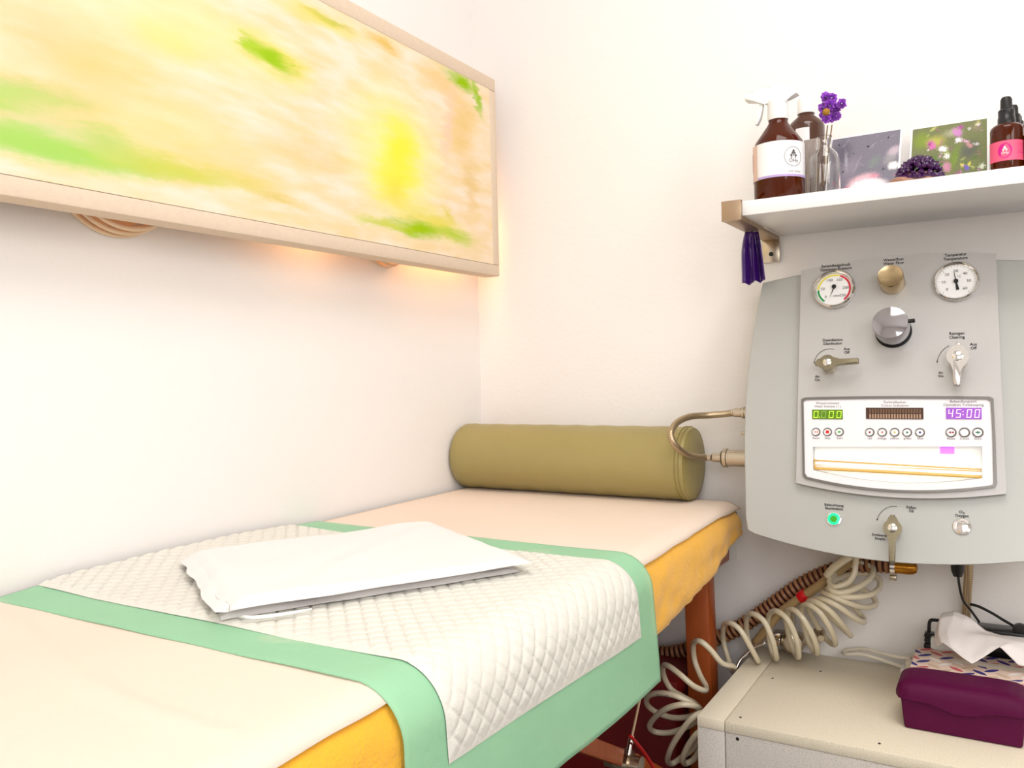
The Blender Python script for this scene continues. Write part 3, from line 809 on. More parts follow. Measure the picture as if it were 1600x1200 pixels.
def emblem(c, R, a, zc, parent, m_ring, m_ink, rad, ring=True, s=1.0):
    """round outline with a small blossom and lettering, wrapped on the bottle"""
    def wrap(x, z, e=0.0): return Vector((c[0] + (R + e) * math.cos(a + x / R), c[1] + (R + e) * math.sin(a + x / R), zc + z))
    bm = B()
    if ring:
        n = 40
        for k in range(n):
            a0, a1 = 2 * PI * k / n, 2 * PI * (k + 1) / n
            q = [wrap(rad * math.cos(t) * r_, rad * math.sin(t) * r_) for t, r_ in ((a0, 1), (a1, 1), (a1, 0.96), (a0, 0.96))]
            bm.faces.new([bm.verts.new(v) for v in q])
    for (ex, ez, w, h) in ((0, 0.55, 0.13, 0.17), (-0.12, 0.36, 0.12, 0.12), (0.12, 0.36, 0.12, 0.12), (-0.26, 0.12, 0.13, 0.12), (0.26, 0.12, 0.13, 0.12), (-0.22, -0.08, 0.06, 0.1), (0.20, -0.08, 0.06, 0.1), (0, 0.14, 0.05, 0.12)):
        vs = [bm.verts.new(wrap(rad * (ex + w * math.cos(t)), rad * (ez + h * math.sin(t)), 0.0002)) for t in [2 * PI * k / 10 for k in range(10)]]
        bm.faces.new(vs)
    add_text(bm, 'OHy', rad * 0.55 * s, lambda x, z: wrap(x, z - rad * 0.42, 0.0002))
    return obj('emblem', bm, m_ink, parent)
emblem(sc, SR + 0.0012, AF + 0.60, sc.z + (zl0 + zl1) / 2 + 0.003, lb, M['print_grey'], M['print_grey'], 0.017)
bm = B(); add_text(bm, '—  COSE  DUALE', 0.0042, lambda x, z: Vector((sc.x + (SR + 0.0013) * math.cos(AF + 0.55 + x / SR), sc.y + (SR + 0.0013) * math.sin(AF + 0.55 + x / SR), sc.z + zl0 + 0.0085 + z)))
obj('label_print', bm, M['print_grey'], lb)
lathe_part('collar', [(0, zcap0 - 0.001), (SR * 0.40, zcap0 - 0.001), (SR * 0.42, zcap0 + 0.004), (SR * 0.40, zcap1 + 0.002), (0, zcap1 + 0.002)], sc, M['white'], spray)
# trigger head: side profile, extruded across
hy = by_
def zx(px, py): q = P(px, py, hy); return (q.x, q.z)
outl = [zx(*p) for p in ((1167, 160), (1169, 152), (1175, 146), (1190, 143), (1206, 136), (1218, 133), (1230, 136), (1244, 143), (1247, 147), (1240, 151), (1228, 157), (1229, 166), (1200, 166), (1198, 163), (1192, 161), (1180, 160))]
bm = B(); add_prism_y(bm, outl, hy - 0.010, hy + 0.010, 0.003); head = obj('trigger_head', bm, M['white'], spray, smooth=0.7)
outl = [zx(*p) for p in ((1187, 159), (1193, 161), (1192, 172), (1189, 186), (1184, 196), (1181, 196), (1185, 184), (1188, 172))]
bm = B(); add_prism_y(bm, outl, hy - 0.006, hy + 0.006, 0.001); obj('trigger', bm, M['white'], spray, smooth=0.7)
bm = B(); q = P(1168, 153, hy); add_lathe(bm, [(0, 0), (0.0055, 0), (0.0065, 0.008), (0, 0.008)], (q.x - 0.004, hy, q.z), (1, 0, 0), 16); obj('nozzle', bm, M['white'], spray, smooth=0.7)
# second brown bottle
y2 = -0.105
b0 = P(1232, 200, y2); b1 = P(1288, 200, y2); c2 = Vector(((b0.x + b1.x) / 2, y2, SZ1)); R2 = (b1.x - b0.x) / 2 * 1.02
def z2(py): return P(1260, py, y2).z - SZ1
brown = thing('brown_bottle', 'brown glass bottle with ribbed white screw cap behind the spray bottle', 'bottle', c2)
lathe_part('glass_body', [(0, 0), (R2 * 0.92, 0), (R2, 0.005), (R2, z2(200)), (R2 * 0.9, z2(193)), (R2 * 0.45, z2(182)), (R2 * 0.40, z2(174)), (0, z2(174))], c2, M['brown_glass2'], brown)
lathe_part('screw_cap', [(0, z2(177)), (R2 * 0.47, z2(177)), (R2 * 0.47, z2(172)), (R2 * 0.45, z2(171.5)), (R2 * 0.45, z2(157)), (R2 * 0.42, z2(155)), (0, z2(155))], c2, M['white'], brown)
curved_label('paper_label', c2, R2 + 0.0005, SZ1 + 0.03, SZ1 + z2(206), AF - 0.6, AF + 0.15, M['label'], brown)
lathe_part('cap_ring', [(R2 * 0.44, z2(178.5)), (R2 * 0.485, z2(178.3)), (R2 * 0.485, z2(177.4)), (R2 * 0.44, z2(177.2))], c2, M['white'], brown)
# glass vase with dried flower
yv = -0.215
vc = P(1288, 250, yv); vc.z = SZ1
def zv(py): return P(1288, py, yv).z - SZ1
vr = (P(1312, 260, yv).x - P(1264, 260, yv).x) / 2; vn = (P(1300, 225, yv).x - P(1278, 225, yv).x) / 2
vase = thing('glass_vase', 'small clear glass bottle vase holding the violet flower', 'vase', vc)
outer = [(vr * 0.9, 0.0), (vr, 0.004), (vr, zv(252)), (vr * 0.9, zv(243)), (vn * 1.05, zv(232)), (vn, zv(226)), (vn, zv(216)), (vn * 1.15, zv(214))]
inner = [(r_ - 0.0016, h_ + (0.004 if k < 2 else 0)) for k, (r_, h_) in enumerate(outer)]
lathe_part('glass_wall', [(0, 0)] + outer + list(reversed(inner)) + [(0, 0.004)], vc, M['glass'], vase, cap=False)
flower = thing('dried_flower', 'violet dried flower sprig with clustered blooms standing in the glass vase', 'flower', (vc.x, vc.y, SZ1 + 0.006))
for a, b in (((1286, 290), (1293, 196)), ((1290, 288), (1300, 195))):
    bm = B(); p0 = P(a[0], a[1], yv); p0.z = max(p0.z, SZ1 + 0.006); add_tube(bm, [p0, P((a[0] + b[0]) / 2 - 1, (a[1] + b[1]) / 2, yv), P(b[0], b[1], yv)], 0.0011, 6)
    obj('stem', bm, M['stem'], flower, smooth=True)
for (px, py, r_) in ((1290, 152, 8), (1300, 153, 7.5), (1286, 168, 8), (1297, 165, 10), (1305, 170, 8), (1315, 162, 7.5), (1291, 186, 6.5), (1300, 184, 7), (1307, 181, 7), (1285, 180, 5)):
    rad = 1.15 * (P(px + r_, py, yv).x - P(px, py, yv).x); c = P(px, py, yv + random.uniform(-0.008, 0.008))
    bm = B()
    for k in range(60):
        d = Vector((random.gauss(0, 1), random.gauss(0, 1), random.gauss(0, 1))).normalized()
        u, v, d = frame_of(d); w = rad * 0.62
        tip = c + d * rad * random.uniform(0.85, 1.15)
        ba = c + d * rad * 0.25
        q = [ba, ba.lerp(tip, .6) + u * w * .6, tip + v * w * .15, ba.lerp(tip, .6) - u * w * .6]
        bm.faces.new([bm.verts.new(x) for x in q])
        q = [ba, ba.lerp(tip, .6) + v * w * .6, tip + u * w * .15, ba.lerp(tip, .6) - v * w * .6]
        bm.faces.new([bm.verts.new(x) for x in q])
    obj('bloom', bm, M['bloom'], flower)
bm = B(); c = P(1291, 175, yv - 0.012); 
bmesh.ops.create_icosphere(bm, subdivisions=2, radius=0.0065, matrix=Matrix.Translation(c)); obj('calyx', bm, M['bloom_mid'], flower, smooth=True)

# ------------------------------------------------------------------ picture cards
def card(name, corners, y_lo, y_hi, m, label, border=0.0028):
    """corners: pixel TL, TR and x pixels; the card stands on the shelf and leans on the wall behind."""
    (tlx, tly), (trx, try_) = corners
    TL = P(tlx, tly, y_hi); TR = P(trx, try_, y_hi)
    zt = (TL.z + TR.z) / 2
    x0, x1 = TL.x, TR.x
    H = zt - SZ1
    t = thing(name, label, 'photo card', ((x0 + x1) / 2, y_lo, SZ1))
    def f(u, v): return Vector((x0 + (x1 - x0) * u, y_lo + (y_hi - y_lo) * v, SZ1 + 0.0005 + H * v))
    bm = B(); grid(bm, 1, 1, f); o = obj('card', bm, M['label'], t, label='white card border'); solid(o, 0.0008)
    bu = border / (x1 - x0); bv = border / H
    bm = B(); grid(bm, 1, 1, lambda u, v: f(bu + (1 - 2 * bu) * u, bv + (1 - 2 * bv) * v) + Vector((0, -0.0012, 0)))
    obj('photo_print', bm, m, t, label='printed picture')
    return (x1 - x0) / H
g = rgb(118, 114, 126)
photo1 = [(0.25, 0.75, .3, .3, 0.4, rgb(96, 92, 106), .8, .2), (1.3, 0.6, .25, .12, 0.5, rgb(160, 160, 158), .7, .3), (1.35, .68, .2, .1, .2, rgb(196, 178, 190), .8, .3),
          (0.95, .55, .2, .12, .5, rgb(128, 140, 132), .7, .2), (.45, .5, .3, .22, .6, rgb(150, 138, 152), .6, .1), (.35, .62, .05, .25, .2, rgb(176, 172, 182), .7, .1), (.6, .55, .03, .22, -.5, rgb(170, 160, 172), .6, .1),
          (.75, .28, .42, .14, 0.1, rgb(236, 190, 200), .9, .3), (.85, .2, .5, .12, 0, rgb(248, 232, 236), 1, .5), (.5, .08, .5, .1, 0, rgb(250, 236, 240), .95, .5), (.3, .03, .25, .08, 0, rgb(245, 205, 215), .8, .3), (.4, .2, .1, .03, .3, rgb(212, 110, 140), .8, .2), (.95, .33, .12, .04, 0, rgb(226, 140, 160), .7, .2), (1.35, .45, .15, .08, 0, rgb(246, 242, 238), .9, .4),
          (.15, .9, .015, .015, 0, rgb(30, 28, 34), 1, .5), (.8, .8, .02, .02, 0, rgb(30, 28, 34), 1, .5), (1.2, .9, .02, .02, 0, rgb(30, 28, 34), 1, .5), (.3, .45, .02, .02, 0, rgb(30, 28, 34), 1, .5), (1.15, .42, .025, .025, 0, rgb(30, 28, 34), 1, .5), (.5, .72, .015, .015, 0, rgb(30, 28, 34), 1, .5)]
rnd = random.Random(5)
for k in range(22):
    lo = k % 2
    photo1.append((rnd.uniform(0.05, 1.4), rnd.uniform(0.02, 0.35) if lo else rnd.uniform(.4, .95), rnd.uniform(.04, .14), rnd.uniform(.006, .014), rnd.uniform(-.6, .9), rgb(206, 110, 142) if lo else rgb(172, 160, 174), rnd.uniform(.4, .8), .2))
M['photo_stone'] = painted('photo_of_pink_stone', g, rgb(132, 128, 140), photo1, 1.45, 0.09, (14, 14, 1), rough=0.4, basescale=4, bump=0)
photo2 = [(.2, .8, .25, .2, 0, rgb(130, 150, 60), .8, .2), (.5, .75, .3, .14, 0, rgb(196, 190, 90), .7, .1), (.15, .35, .25, .3, 0, rgb(70, 84, 72), .8, .2), (1.2, .55, .3, .2, .4, rgb(92, 96, 92), .8, .2), (.85, .85, .3, .1, 0, rgb(180, 176, 150), .7, .1),
          (.9, .45, .12, .3, -.3, rgb(120, 146, 60), .8, .1), (.6, .4, .3, .1, -.6, rgb(84, 124, 56), .8, .2), (.6, .15, .2, .14, 0, rgb(170, 196, 70), .7, .2), (1.35, .9, .15, .12, 0, rgb(150, 130, 120), .6, .2), (1.3, .3, .2, .14, 0, rgb(120, 130, 80), .6, .1),
          (.42, .7, .13, .09, -.4, rgb(206, 110, 176), .95, .35), (.38, .72, .05, .05, 0, rgb(140, 50, 110), .9, .3), (.95, .85, .15, .09, -.5, rgb(196, 130, 190), .95, .35), (1.02, .92, .08, .05, 0, rgb(170, 84, 150), .9, .3), (.98, .72, .1, .05, 0, rgb(244, 232, 242), .95, .4), (.66, .62, .14, .06, -.2, rgb(240, 232, 240), .95, .35), (.75, .5, .08, .07, 0, rgb(238, 236, 224), .95, .3),
          (.75, .33, .13, .1, -.6, rgb(204, 140, 168), .9, .35), (.8, .12, .18, .06, 0, rgb(206, 150, 210), .9, .3), (1.15, .28, .06, .06, 0, rgb(120, 96, 206), .95, .3), (1.2, .33, .04, .04, 0, rgb(232, 222, 80), .9, .3), (1.05, .33, .04, .05, 0, rgb(222, 220, 90), .9, .3), (.15, .55, .05, .03, 0, rgb(222, 140, 190), .9, .3), (1.45, .28, .08, .06, 0, rgb(236, 240, 226), .9, .3), (1.2, .62, .1, .06, -.5, rgb(206, 150, 150), .8, .2), (1.38, .93, .05, .04, 0, rgb(240, 226, 240), .9, .3), (1.35, .1, .12, .08, 0, rgb(140, 130, 160), .8, .2)]
rnd = random.Random(11)
tints = [rgb(212, 140, 196), rgb(176, 84, 150), rgb(238, 232, 236), rgb(150, 170, 74), rgb(62, 76, 58), rgb(196, 200, 120), rgb(84, 120, 60), rgb(222, 170, 206)]
for k in range(46):
    photo2.append((rnd.uniform(0.05, 1.5), rnd.uniform(0.03, 0.97), rnd.uniform(.03, .11), rnd.uniform(.012, .035), rnd.uniform(-1.4, 1.4), tints[rnd.randrange(8)], rnd.uniform(.5, .9), .3))
M['photo_flowers'] = painted('photo_of_meadow_flowers', rgb(92, 98, 76), rgb(136, 142, 92), photo2, 1.55, 0.13, (17, 17, 1), rough=0.35, basescale=5, bump=0)
card('photo_card', ((1299, 213), (1410, 205)), -0.150, -0.060, M['photo_stone'], 'photo card of grey and pink stone standing on the shelf between vase and amethyst')
card('photo_card', ((1424, 200), (1545, 185)), -0.150, -0.060, M['photo_flowers'], 'photo card of pink meadow flowers standing on the shelf behind the amethyst')
card('photo_card', ((1256, 220), (1276, 216)), -0.175, -0.150, M['driftwood'], 'narrow card printed with grey wood, standing behind the glass vase', border=0.0005)

# ------------------------------------------------------------------ amethyst
ya = -0.235
ac = P(1431, 262, ya); ac.z = SZ1
aw = (P(1468, 262, ya).x - P(1388, 262, ya).x) / 2; ah = P(1431, 241, ya).z - SZ1
amy = thing('amethyst', 'rough purple amethyst cluster on pale rock lying on the shelf between the photo cards', 'mineral', ac)
bm = B(); bmesh.ops.create_icosphere(bm, subdivisions=4, radius=1)
for v in bm.verts:
    n_ = 1 + 0.22 * nz(v.co.x * 2, v.co.y * 2, v.co.z * 2)
    v.co = Vector((ac.x - 0.002 + v.co.x * aw * 1.0 * n_, ya + v.co.y * 0.026 * n_, SZ1 + max(0, 0.006 + v.co.z * 0.015 * n_)))
obj('rock_matrix', bm, M['matrix'], amy, smooth=0.3, label='pale brown rock matrix')
bm = B()
for k in range(520):
    th = random.uniform(0, 2 * PI); ph = random.uniform(-0.35, 1.5)
    d = Vector((math.cos(th) * math.cos(ph), math.sin(th) * math.cos(ph), math.sin(ph)))
    base = Vector((ac.x + 0.005 + d.x * aw * 0.84, ya + d.y * 0.025, SZ1 + 0.010 + max(-0.002, d.z) * (ah - 0.019)))
    L_k = random.uniform(0.004, 0.0075); r_k = random.uniform(0.0022, 0.0036)
    dd = (d + Vector((random.gauss(0, .35), random.gauss(0, .35), random.gauss(0, .35)))).normalized()

    u, v, dd = frame_of(dd)
    rg0 = [bm.verts.new(base - dd * 0.002 + (u * math.cos(q) + v * math.sin(q)) * r_k) for q in [2 * PI * i / 6 for i in range(6)]]
    rg1 = [bm.verts.new(base + dd * L_k * .5 + (u * math.cos(q) + v * math.sin(q)) * r_k) for q in [2 * PI * i / 6 for i in range(6)]]
    tp = bm.verts.new(base + dd * L_k)
    for i in range(6):
        bm.faces.new((rg0[i], rg0[(i + 1) % 6], rg1[(i + 1) % 6], rg1[i])); bm.faces.new((rg1[i], rg1[(i + 1) % 6], tp))
bmesh.ops.recalc_face_normals(bm, faces=bm.faces)
o = obj('crystals', bm, M['crystal'], amy, label='deep purple crystal points'); o['kind'] = 'stuff'

# ------------------------------------------------------------------ dropper bottles
def dropper(pxl, pxr, pyc, yd, ptop, pshoulder, pneck, pcapw, label, pink=False):
    a = P(pxl, pyc, yd); b = P(pxr, pyc, yd); c = Vector(((a.x + b.x) / 2, yd, SZ1)); R = (b.x - a.x) / 2
    pxm = (pxl + pxr) / 2
    z = lambda py: P(pxm, py, yd).z - SZ1
    t = thing('dropper_bottle', label, 'bottle', c, None)
    zs_, zn_ = z(pshoulder), z(pneck)
    lathe_part('glass_body', [(0, 0), (R * .92, 0), (R, .004), (R, zs_), (R * .96, zs_ + (zn_ - zs_) * .4), (R * .78, zs_ + (zn_ - zs_) * .8), (R * .5, zn_), (0, zn_)], c, M['amber_glass'], t)
    rc_ = R * pcapw
    zc1 = zn_ + (z(ptop) - zn_) * 0.52
    lathe_part('screw_collar', [(0, zn_ - .001), (rc_, zn_ - .001), (rc_, zn_ + (zc1 - zn_) * .4), (rc_ * .94, zn_ + (zc1 - zn_) * .45), (rc_ * .94, zc1 - .002), (rc_ * .8, zc1), (0, zc1)], c, M['darkplug'], t)
    lathe_part('rubber_teat', [(0, zc1), (rc_ * .68, zc1), (rc_ * .66, z(ptop) - .006), (rc_ * .5, z(ptop) - .002), (0, z(ptop))], c, M['dark'], t)
    if pink:
        l0, l1 = P(pxm, 255, yd).z, P(pxm, 224, yd).z
        AF2 = -PI / 2 + 0.0
        lab = curved_label('paper_label', c, R + .0005, l0, l1, AF2 - 1.7, AF2 + 1.5, M['pink'], t, 'pink label with magenta round emblem')
        bm = B(); vs = [bm.verts.new(Vector((c.x + (R + .0009) * math.cos(AF2 - .12 + x / R), c.y + (R + .0009) * math.sin(AF2 - .12 + x / R), (l0 + l1) / 2 + zz)))
                        for x, zz in [(.0095 * math.cos(q), .0115 * math.sin(q)) for q in [2 * PI * k / 24 for k in range(24)]]]
        bm.faces.new(vs); obj('label_disc', bm, M['magenta'], lab)
        emblem(c, R + .0012, AF2 - .12, (l0 + l1) / 2, lab, M['label'], M['label'], 0.0095, ring=False)
        for k in range(5):
            bm = B(); zz = l1 - .006 - .0036 * k
            grid(bm, 4, 1, lambda u, v: Vector((c.x + (R + .0009) * math.cos(AF2 + .62 + .55 * u), c.y + (R + .0009) * math.sin(AF2 + .62 + .55 * u), zz + (.0003 if k < 4 else .0008) * v)))
            obj('label_line', bm, M['magenta'], lab)
    return t
dropper(1547, 1600, 230, -0.225, 150, 204, 194, 0.54, 'amber dropper bottle with pink label and black pipette cap, foremost at the shelf right', True)
dropper(1561, 1607, 230, -0.140, 163, 205, 196, 0.54, 'amber dropper bottle, second in the row behind the pink-labelled one')
dropper(1569, 1611, 230, -0.060, 178, 210, 202, 0.54, 'amber dropper bottle at the wall, rearmost behind the pink-labelled one')
dropper(1597, 1645, 225, -0.225, 170, 215, 205, 0.54, 'dark dropper bottle cut off by the right picture edge, right of the pink-labelled one')

# ================================================================== the irrigation machine
MC = 0.970
def body_top(x): return 1.156 - 0.35 * (x - MC) ** 2
def body_bot(x): return 0.6245 + 0.52 * (x - 0.962) ** 2
def side_x(z): return 0.701 + (0.36 * (z - 0.8) ** 2 if z > 0.8 else 0.0)
unit = thing('irrigation_machine', 'silver wall-mounted colon irrigation machine with gauges, levers and lit display', 'medical device', (MC, -0.08, 0.62))
# outline of the housing
ol = []
zt = body_top(0.742); zb = body_bot(0.715)
for k in range(25): 
    x = 0.742 + (2 * MC - 0.742 - 0.742) * k / 24; ol.append((x, body_top(x)))
for k in range(1, 24):
    z = zt - 0.004 + (zb + 0.012 - zt + 0.004) * k / 24; ol.append((2 * MC - side_x(z), z))
ol.append((2 * MC - 0.704, zb + 0.006))
for k in range(25):
    x = 2 * MC - 0.715 + (0.715 * 2 - 2 * MC) * k / 24; ol.append((x, body_bot(x)))
ol.append((0.704, zb + 0.006))
for k in range(23, 0, -1):
    z = zt - 0.004 + (zb + 0.012 - zt + 0.004) * k / 24; ol.append((side_x(z), z))
bm = B()
# layered: back edge at the wall stand-off, rounded front
def ring_at(scale, y):
    return [bm.verts.new((MC + (x - MC) * scale, y, 0.89 + (z - 0.89) * scale)) for x, z in ol]
r0 = ring_at(0.97, -0.020); r1 = ring_at(1.0, -0.1); r2 = ring_at(1.0, -0.1440); r3 = ring_at(0.9975, -0.1485); r4 = ring_at(0.992, -0.150)
for a, b in ((r0, r1), (r1, r2), (r2, r3), (r3, r4)):
    n = len(a)
    for i in range(n): bm.faces.new((a[i], a[(i + 1) % n], b[(i + 1) % n], b[i]))
bm.faces.new(r4); bm.faces.new(r0)
for rg in (r2, r3, r4):
    for v in rg: v.co = tilt_pt(v.co)
for a_, b_, c_ in zip(r0, r1, r2):
    b_.co = Vector((c_.co.x, min(-0.04, c_.co.y * 0.6), c_.co.z)); a_.co = Vector((MC + (c_.co.x - MC) * 0.97, -0.020, 0.89 + (c_.co.z - 0.89) * 0.97))
bmesh.ops.recalc_face_normals(bm, faces=bm.faces)
obj('housing', bm, M['housing'], unit, smooth=0.5)
bm = B(); add_box(bm, 0.80, 1.14, -0.021, -0.001, 0.72, 1.06); obj('wall_mount', bm, M['bezel'], unit)
TILT_ON[0] = True
# raised front panel with the viewing opening cut through
PY = -0.163
def p_l(z): return 0.800 + 0.016 * max(0, (z - 0.758)) / 0.395
def p_r(z): return 1.136 - 0.010 * max(0, (z - 0.758)) / 0.395
def ptop(x): return 1.1665 - 0.45 * (x - 0.978) ** 2
def pbot(x): return 0.743 + 0.60 * (x - 0.972) ** 2
WX0, WX1 = 0.8315, 1.1020
def wtop(x): return 0.8285 + 0.008 * (x - WX0) / (WX1 - WX0)
def wbot(x): return 0.769 + 0.85 * (x - 0.972) ** 2
def plate_with_hole(y0, y1, xl, xr, ztop, zbot, hole=True, bev=True):
    bm = B()
    xs = [0.0]
    N = 30
    us = sorted(set([k / N for k in range(N + 1)]))
    xL = lambda z: xl(z); xR = lambda z: xr(z)
    # insert the exact window edges
    um0 = (WX0 - xl(0.8)) / (xr(0.8) - xl(0.8)); um1 = (WX1 - xl(0.8)) / (xr(0.8) - xl(0.8))
    us = [u for u in us if abs(u - um0) > 0.01 and abs(u - um1) > 0.01]
    us = sorted(us + [um0, um1])
    for a, b in zip(us, us[1:]):
        def pt(u, kind):
            xm = xl(0.8) + (xr(0.8) - xl(0.8)) * u
            z = ztop(xm) if kind == 't' else zbot(xm) if kind == 'b' else wtop(xm) if kind == 'wt' else wbot(xm)
            return Vector((xl(z) + (xr(z) - xl(z)) * u, 0, z))
        mid = (a + b) / 2
        spans = [('b', 't')] if not (hole and um0 < mid < um1) else [('b', 'wb'), ('wt', 't')]
        for s0, s1 in spans:
            q = [pt(a, s0), pt(b, s0), pt(b, s1), pt(a, s1)]
            for v in q: v.y = y0
            bm.faces.new([bm.verts.new(v) for v in q])
    bmesh.ops.remove_doubles(bm, verts=bm.verts, dist=0.0003)
    # extrude back to y1
    edges = [e for e in bm.edges if e.is_boundary]
    r = bmesh.ops.extrude_edge_only(bm, edges=edges)
    nv = [g_ for g_ in r['geom'] if isinstance(g_, bmesh.types.BMVert)]
    for v in nv: v.co.y = y1
    bmesh.ops.recalc_face_normals(bm, faces=bm.faces)
    return bm
bm = plate_with_hole(PY, -0.149, p_l, p_r, ptop, pbot)
obj('front_panel', bm, M['panel'], unit, smooth=0.5, label='raised central control panel')
# display frame and plate
def stop(x): return 0.9195 + 0.002 * math.sin((x - 0.813) / 0.31 * PI)
def sbot(x): return 0.7525 + 0.72 * (x - 0.970) ** 2
FL, FR = 0.8125, 1.1205
fr = []
n = 24
for k in range(n + 1): x = FL + 0.006 + (FR - FL - 0.012) * k / n; fr.append((x, stop(x)))
fr.append((FR - 0.001, stop(FR) - 0.003))
fr += [(FR + 0.001, 0.86), (FR + 0.0025, sbot(FR) + 0.006)]
fr.append((FR + 0.0005, sbot(FR) + 0.001))
for k in range(n + 1): x = FR - 0.004 + (FL - FR + 0.008) * k / n; fr.append((x, sbot(x)))
fr += [(FL, sbot(FL) + 0.006), (FL, stop(FL) - 0.003)]
bm = B()
inn = [(0.966 + (x - 0.966) * 0.972, 0.838 + (z - 0.838) * 0.945) for x, z in fr]
a0 = [bm.verts.new((x, PY, z)) for x, z in fr]; a1 = [bm.verts.new((x, PY - 0.004, z)) for x, z in [(0.966 + (x - 0.966) * 0.996, 0.838 + (z - 0.838) * 0.993) for x, z in fr]]
b1 = [bm.verts.new((x, PY - 0.004, z)) for x, z in inn]; b0 = [bm.verts.new((x, PY, z)) for x, z in inn]
n = len(fr)
for A_, B_ in ((a0, a1), (a1, b1), (b1, b0)):
    for i in range(n): bm.faces.new((A_[i], A_[(i + 1) % n], B_[(i + 1) % n], B_[i]))
bmesh.ops.recalc_face_normals(bm, faces=bm.faces)
disp = obj('display_frame', bm, M['bezel'], unit, smooth=0.6, label='grey metal display frame')
itop = lambda x: 0.838 + (stop(x) - 0.838) * 0.948
ibot = lambda x: 0.838 + (sbot(x) - 0.838) * 0.948
bm = plate_with_hole(PY - 0.0016, PY, lambda z: FL + 0.0040, lambda z: FR - 0.0035, itop, ibot)
plate = obj('display_plate', bm, M['plate'], unit, smooth=0.5, label='white glossy display plate')
# lit viewing chamber behind the opening
bm = B()
grid(bm, 16, 1, lambda u, v: Vector((WX0 - 0.002 + (WX1 - WX0 + 0.004) * u, -0.1508, 0.764 + 0.077 * v)))
vb = obj('viewing_window', bm, M['viewbox'], unit, label='lit viewing window')
bm = B()
za, zb_ = P(1272, 724, -0.155).z, P(1534, 738, -0.155).z
pA, pB = Vector((WX0 + 0.001, -0.157, za + 0.000)), Vector((WX1 - 0.001, -0.157, zb_ - 0.002))
add_tube(bm, [pA, pA.lerp(pB, .5), pB], 0.0050, 16); obj('glass_tube', bm, M['viewbox'], vb, smooth=True)
for dz_a, dz_b, r_ in ((0.0065, 0.0075, 0.0014), (-0.0015, 0.0045, 0.0009), (-0.0085, -0.0050, 0.0027)):
    bm = B(); add_tube(bm, [pA + Vector((0, -0.004, dz_a)), pA.lerp(pB, .5) + Vector((0, -0.004, (dz_a + dz_b) / 2)), pB + Vector((0, -0.004, dz_b))], r_, 8)
    obj('tube_edge', bm, M['gold_tube'], vb, smooth=True, label='gold edge line of the glass tube')
bm = B(); add_box(bm, WX0 + 0.001, WX0 + 0.003, -0.162, -0.153, za - 0.009, za + 0.008); obj('tube_end', bm, M['gold_tube'], vb)
q = P(1480, 700, -0.153); bm = B(); add_box(bm, q.x - 0.011, q.x + 0.011, -0.1535, -0.1512, q.z - 0.010, q.z + 0.002, 0.0008); obj('violet_led', bm, M['violet_led'], vb)
# printed words
def put_text(parent, s, px, py, size, m=None, y=None, tilt=0.0, bold=0.0):
    yy = PY - 0.0006 if y is None else y
    c = P(px, py, yy); ca, sa = math.cos(tilt), math.sin(tilt)
    bm = B(); add_text(bm, s, size, lambda x, z: Vector((c.x + x * ca - z * sa, yy, c.z + x * sa + z * ca)), bold=bold)
    return obj('printed_words', bm, m or M['print'], parent)
T = 0.0067
YD = PY - 0.0020
for s, px, py, sz in (('Behandlungsdruck\nOperation Pressure', 1306, 417.5, T), ('Wasserfluss\nWater Flow', 1396, 408.5, T), ('Temperatur\nTemperature', 1493, 401, T),
                      ('Desinfektion\nDisinfection', 1301, 534, T), ('Aus\nOff', 1323, 548, T), ('An\nOn', 1277, 591, T),
                      ('Reinigen\nCleaning', 1495, 524, T), ('Aus\nOff', 1521, 541, T), ('An\nOn', 1470, 585, T * .9)):
    put_text(unit, s, px, py, sz, bold=0.00012)
YH = -0.1505
for s, px, py in (('Beleuchtung\nIllumination', 1303, 792), ('Füllen\nFill', 1424, 796), ('Entleeren\nEmpty', 1375, 839), ('O₂\nOxygen', 1503, 803)):
    put_text(unit, s, px, py, T, y=YH - 0.0006, bold=0.00012)
for s, px, py in (('Wasservolumen\nWash Volume ( l )', 1293, 632.5), ('Farbindikation\nColour Indication', 1398, 631), ('Behandlungszeit\nOperation Timekeeping', 1505, 630)):
    put_text(plate, s, px, py, 0.0062, M['print_grey'], y=YD)
for s, px, py in (('Reset', 1275, 684.5), ('Stop', 1293, 684.5), ('Start', 1312, 684.5), ('red', 1359, 685), ('orange', 1378, 685), ('yellow', 1398, 685), ('green', 1418, 685), ('blue', 1438, 685), ('Reset', 1486, 685.5), ('Count', 1507, 685.5), ('Start', 1528, 685.5)):
    put_text(plate, s, px, py, 0.0055, M['print_grey'], y=YD)
# arrows
def arc_arrow(parent, cx, cy, rpx, a0, a1, y):
    bm = B(); pts = []
    for k in range(13):
        a = math.radians(a0 + (a1 - a0) * k / 12); pts.append(P(cx + rpx * math.cos(a), cy - rpx * math.sin(a), y))
    for a, b in zip(pts, pts[1:]):
        d = (b - a).normalized(); n_ = Vector((-d.z, 0, d.x)) * 0.0004
        bm.faces.new([bm.verts.new(v) for v in (a - n_, b - n_, b + n_, a + n_)])
    e = pts[-1]; d = (pts[-1] - pts[-2]).normalized(); n_ = Vector((-d.z, 0, d.x)) * 0.0014
    bm.faces.new([bm.verts.new(v) for v in (e - n_, e + d * 0.0032, e + n_)])
    obj('printed_arrow', bm, M['print'], parent)
arc_arrow(unit, 1497, 570, 33, 115, 170, PY - 0.0006)
arc_arrow(unit, 1297, 570, 25, 75, 170, PY - 0.0006)
arc_arrow(unit, 1397, 818, 27, 80, 165, YH - 0.0006)
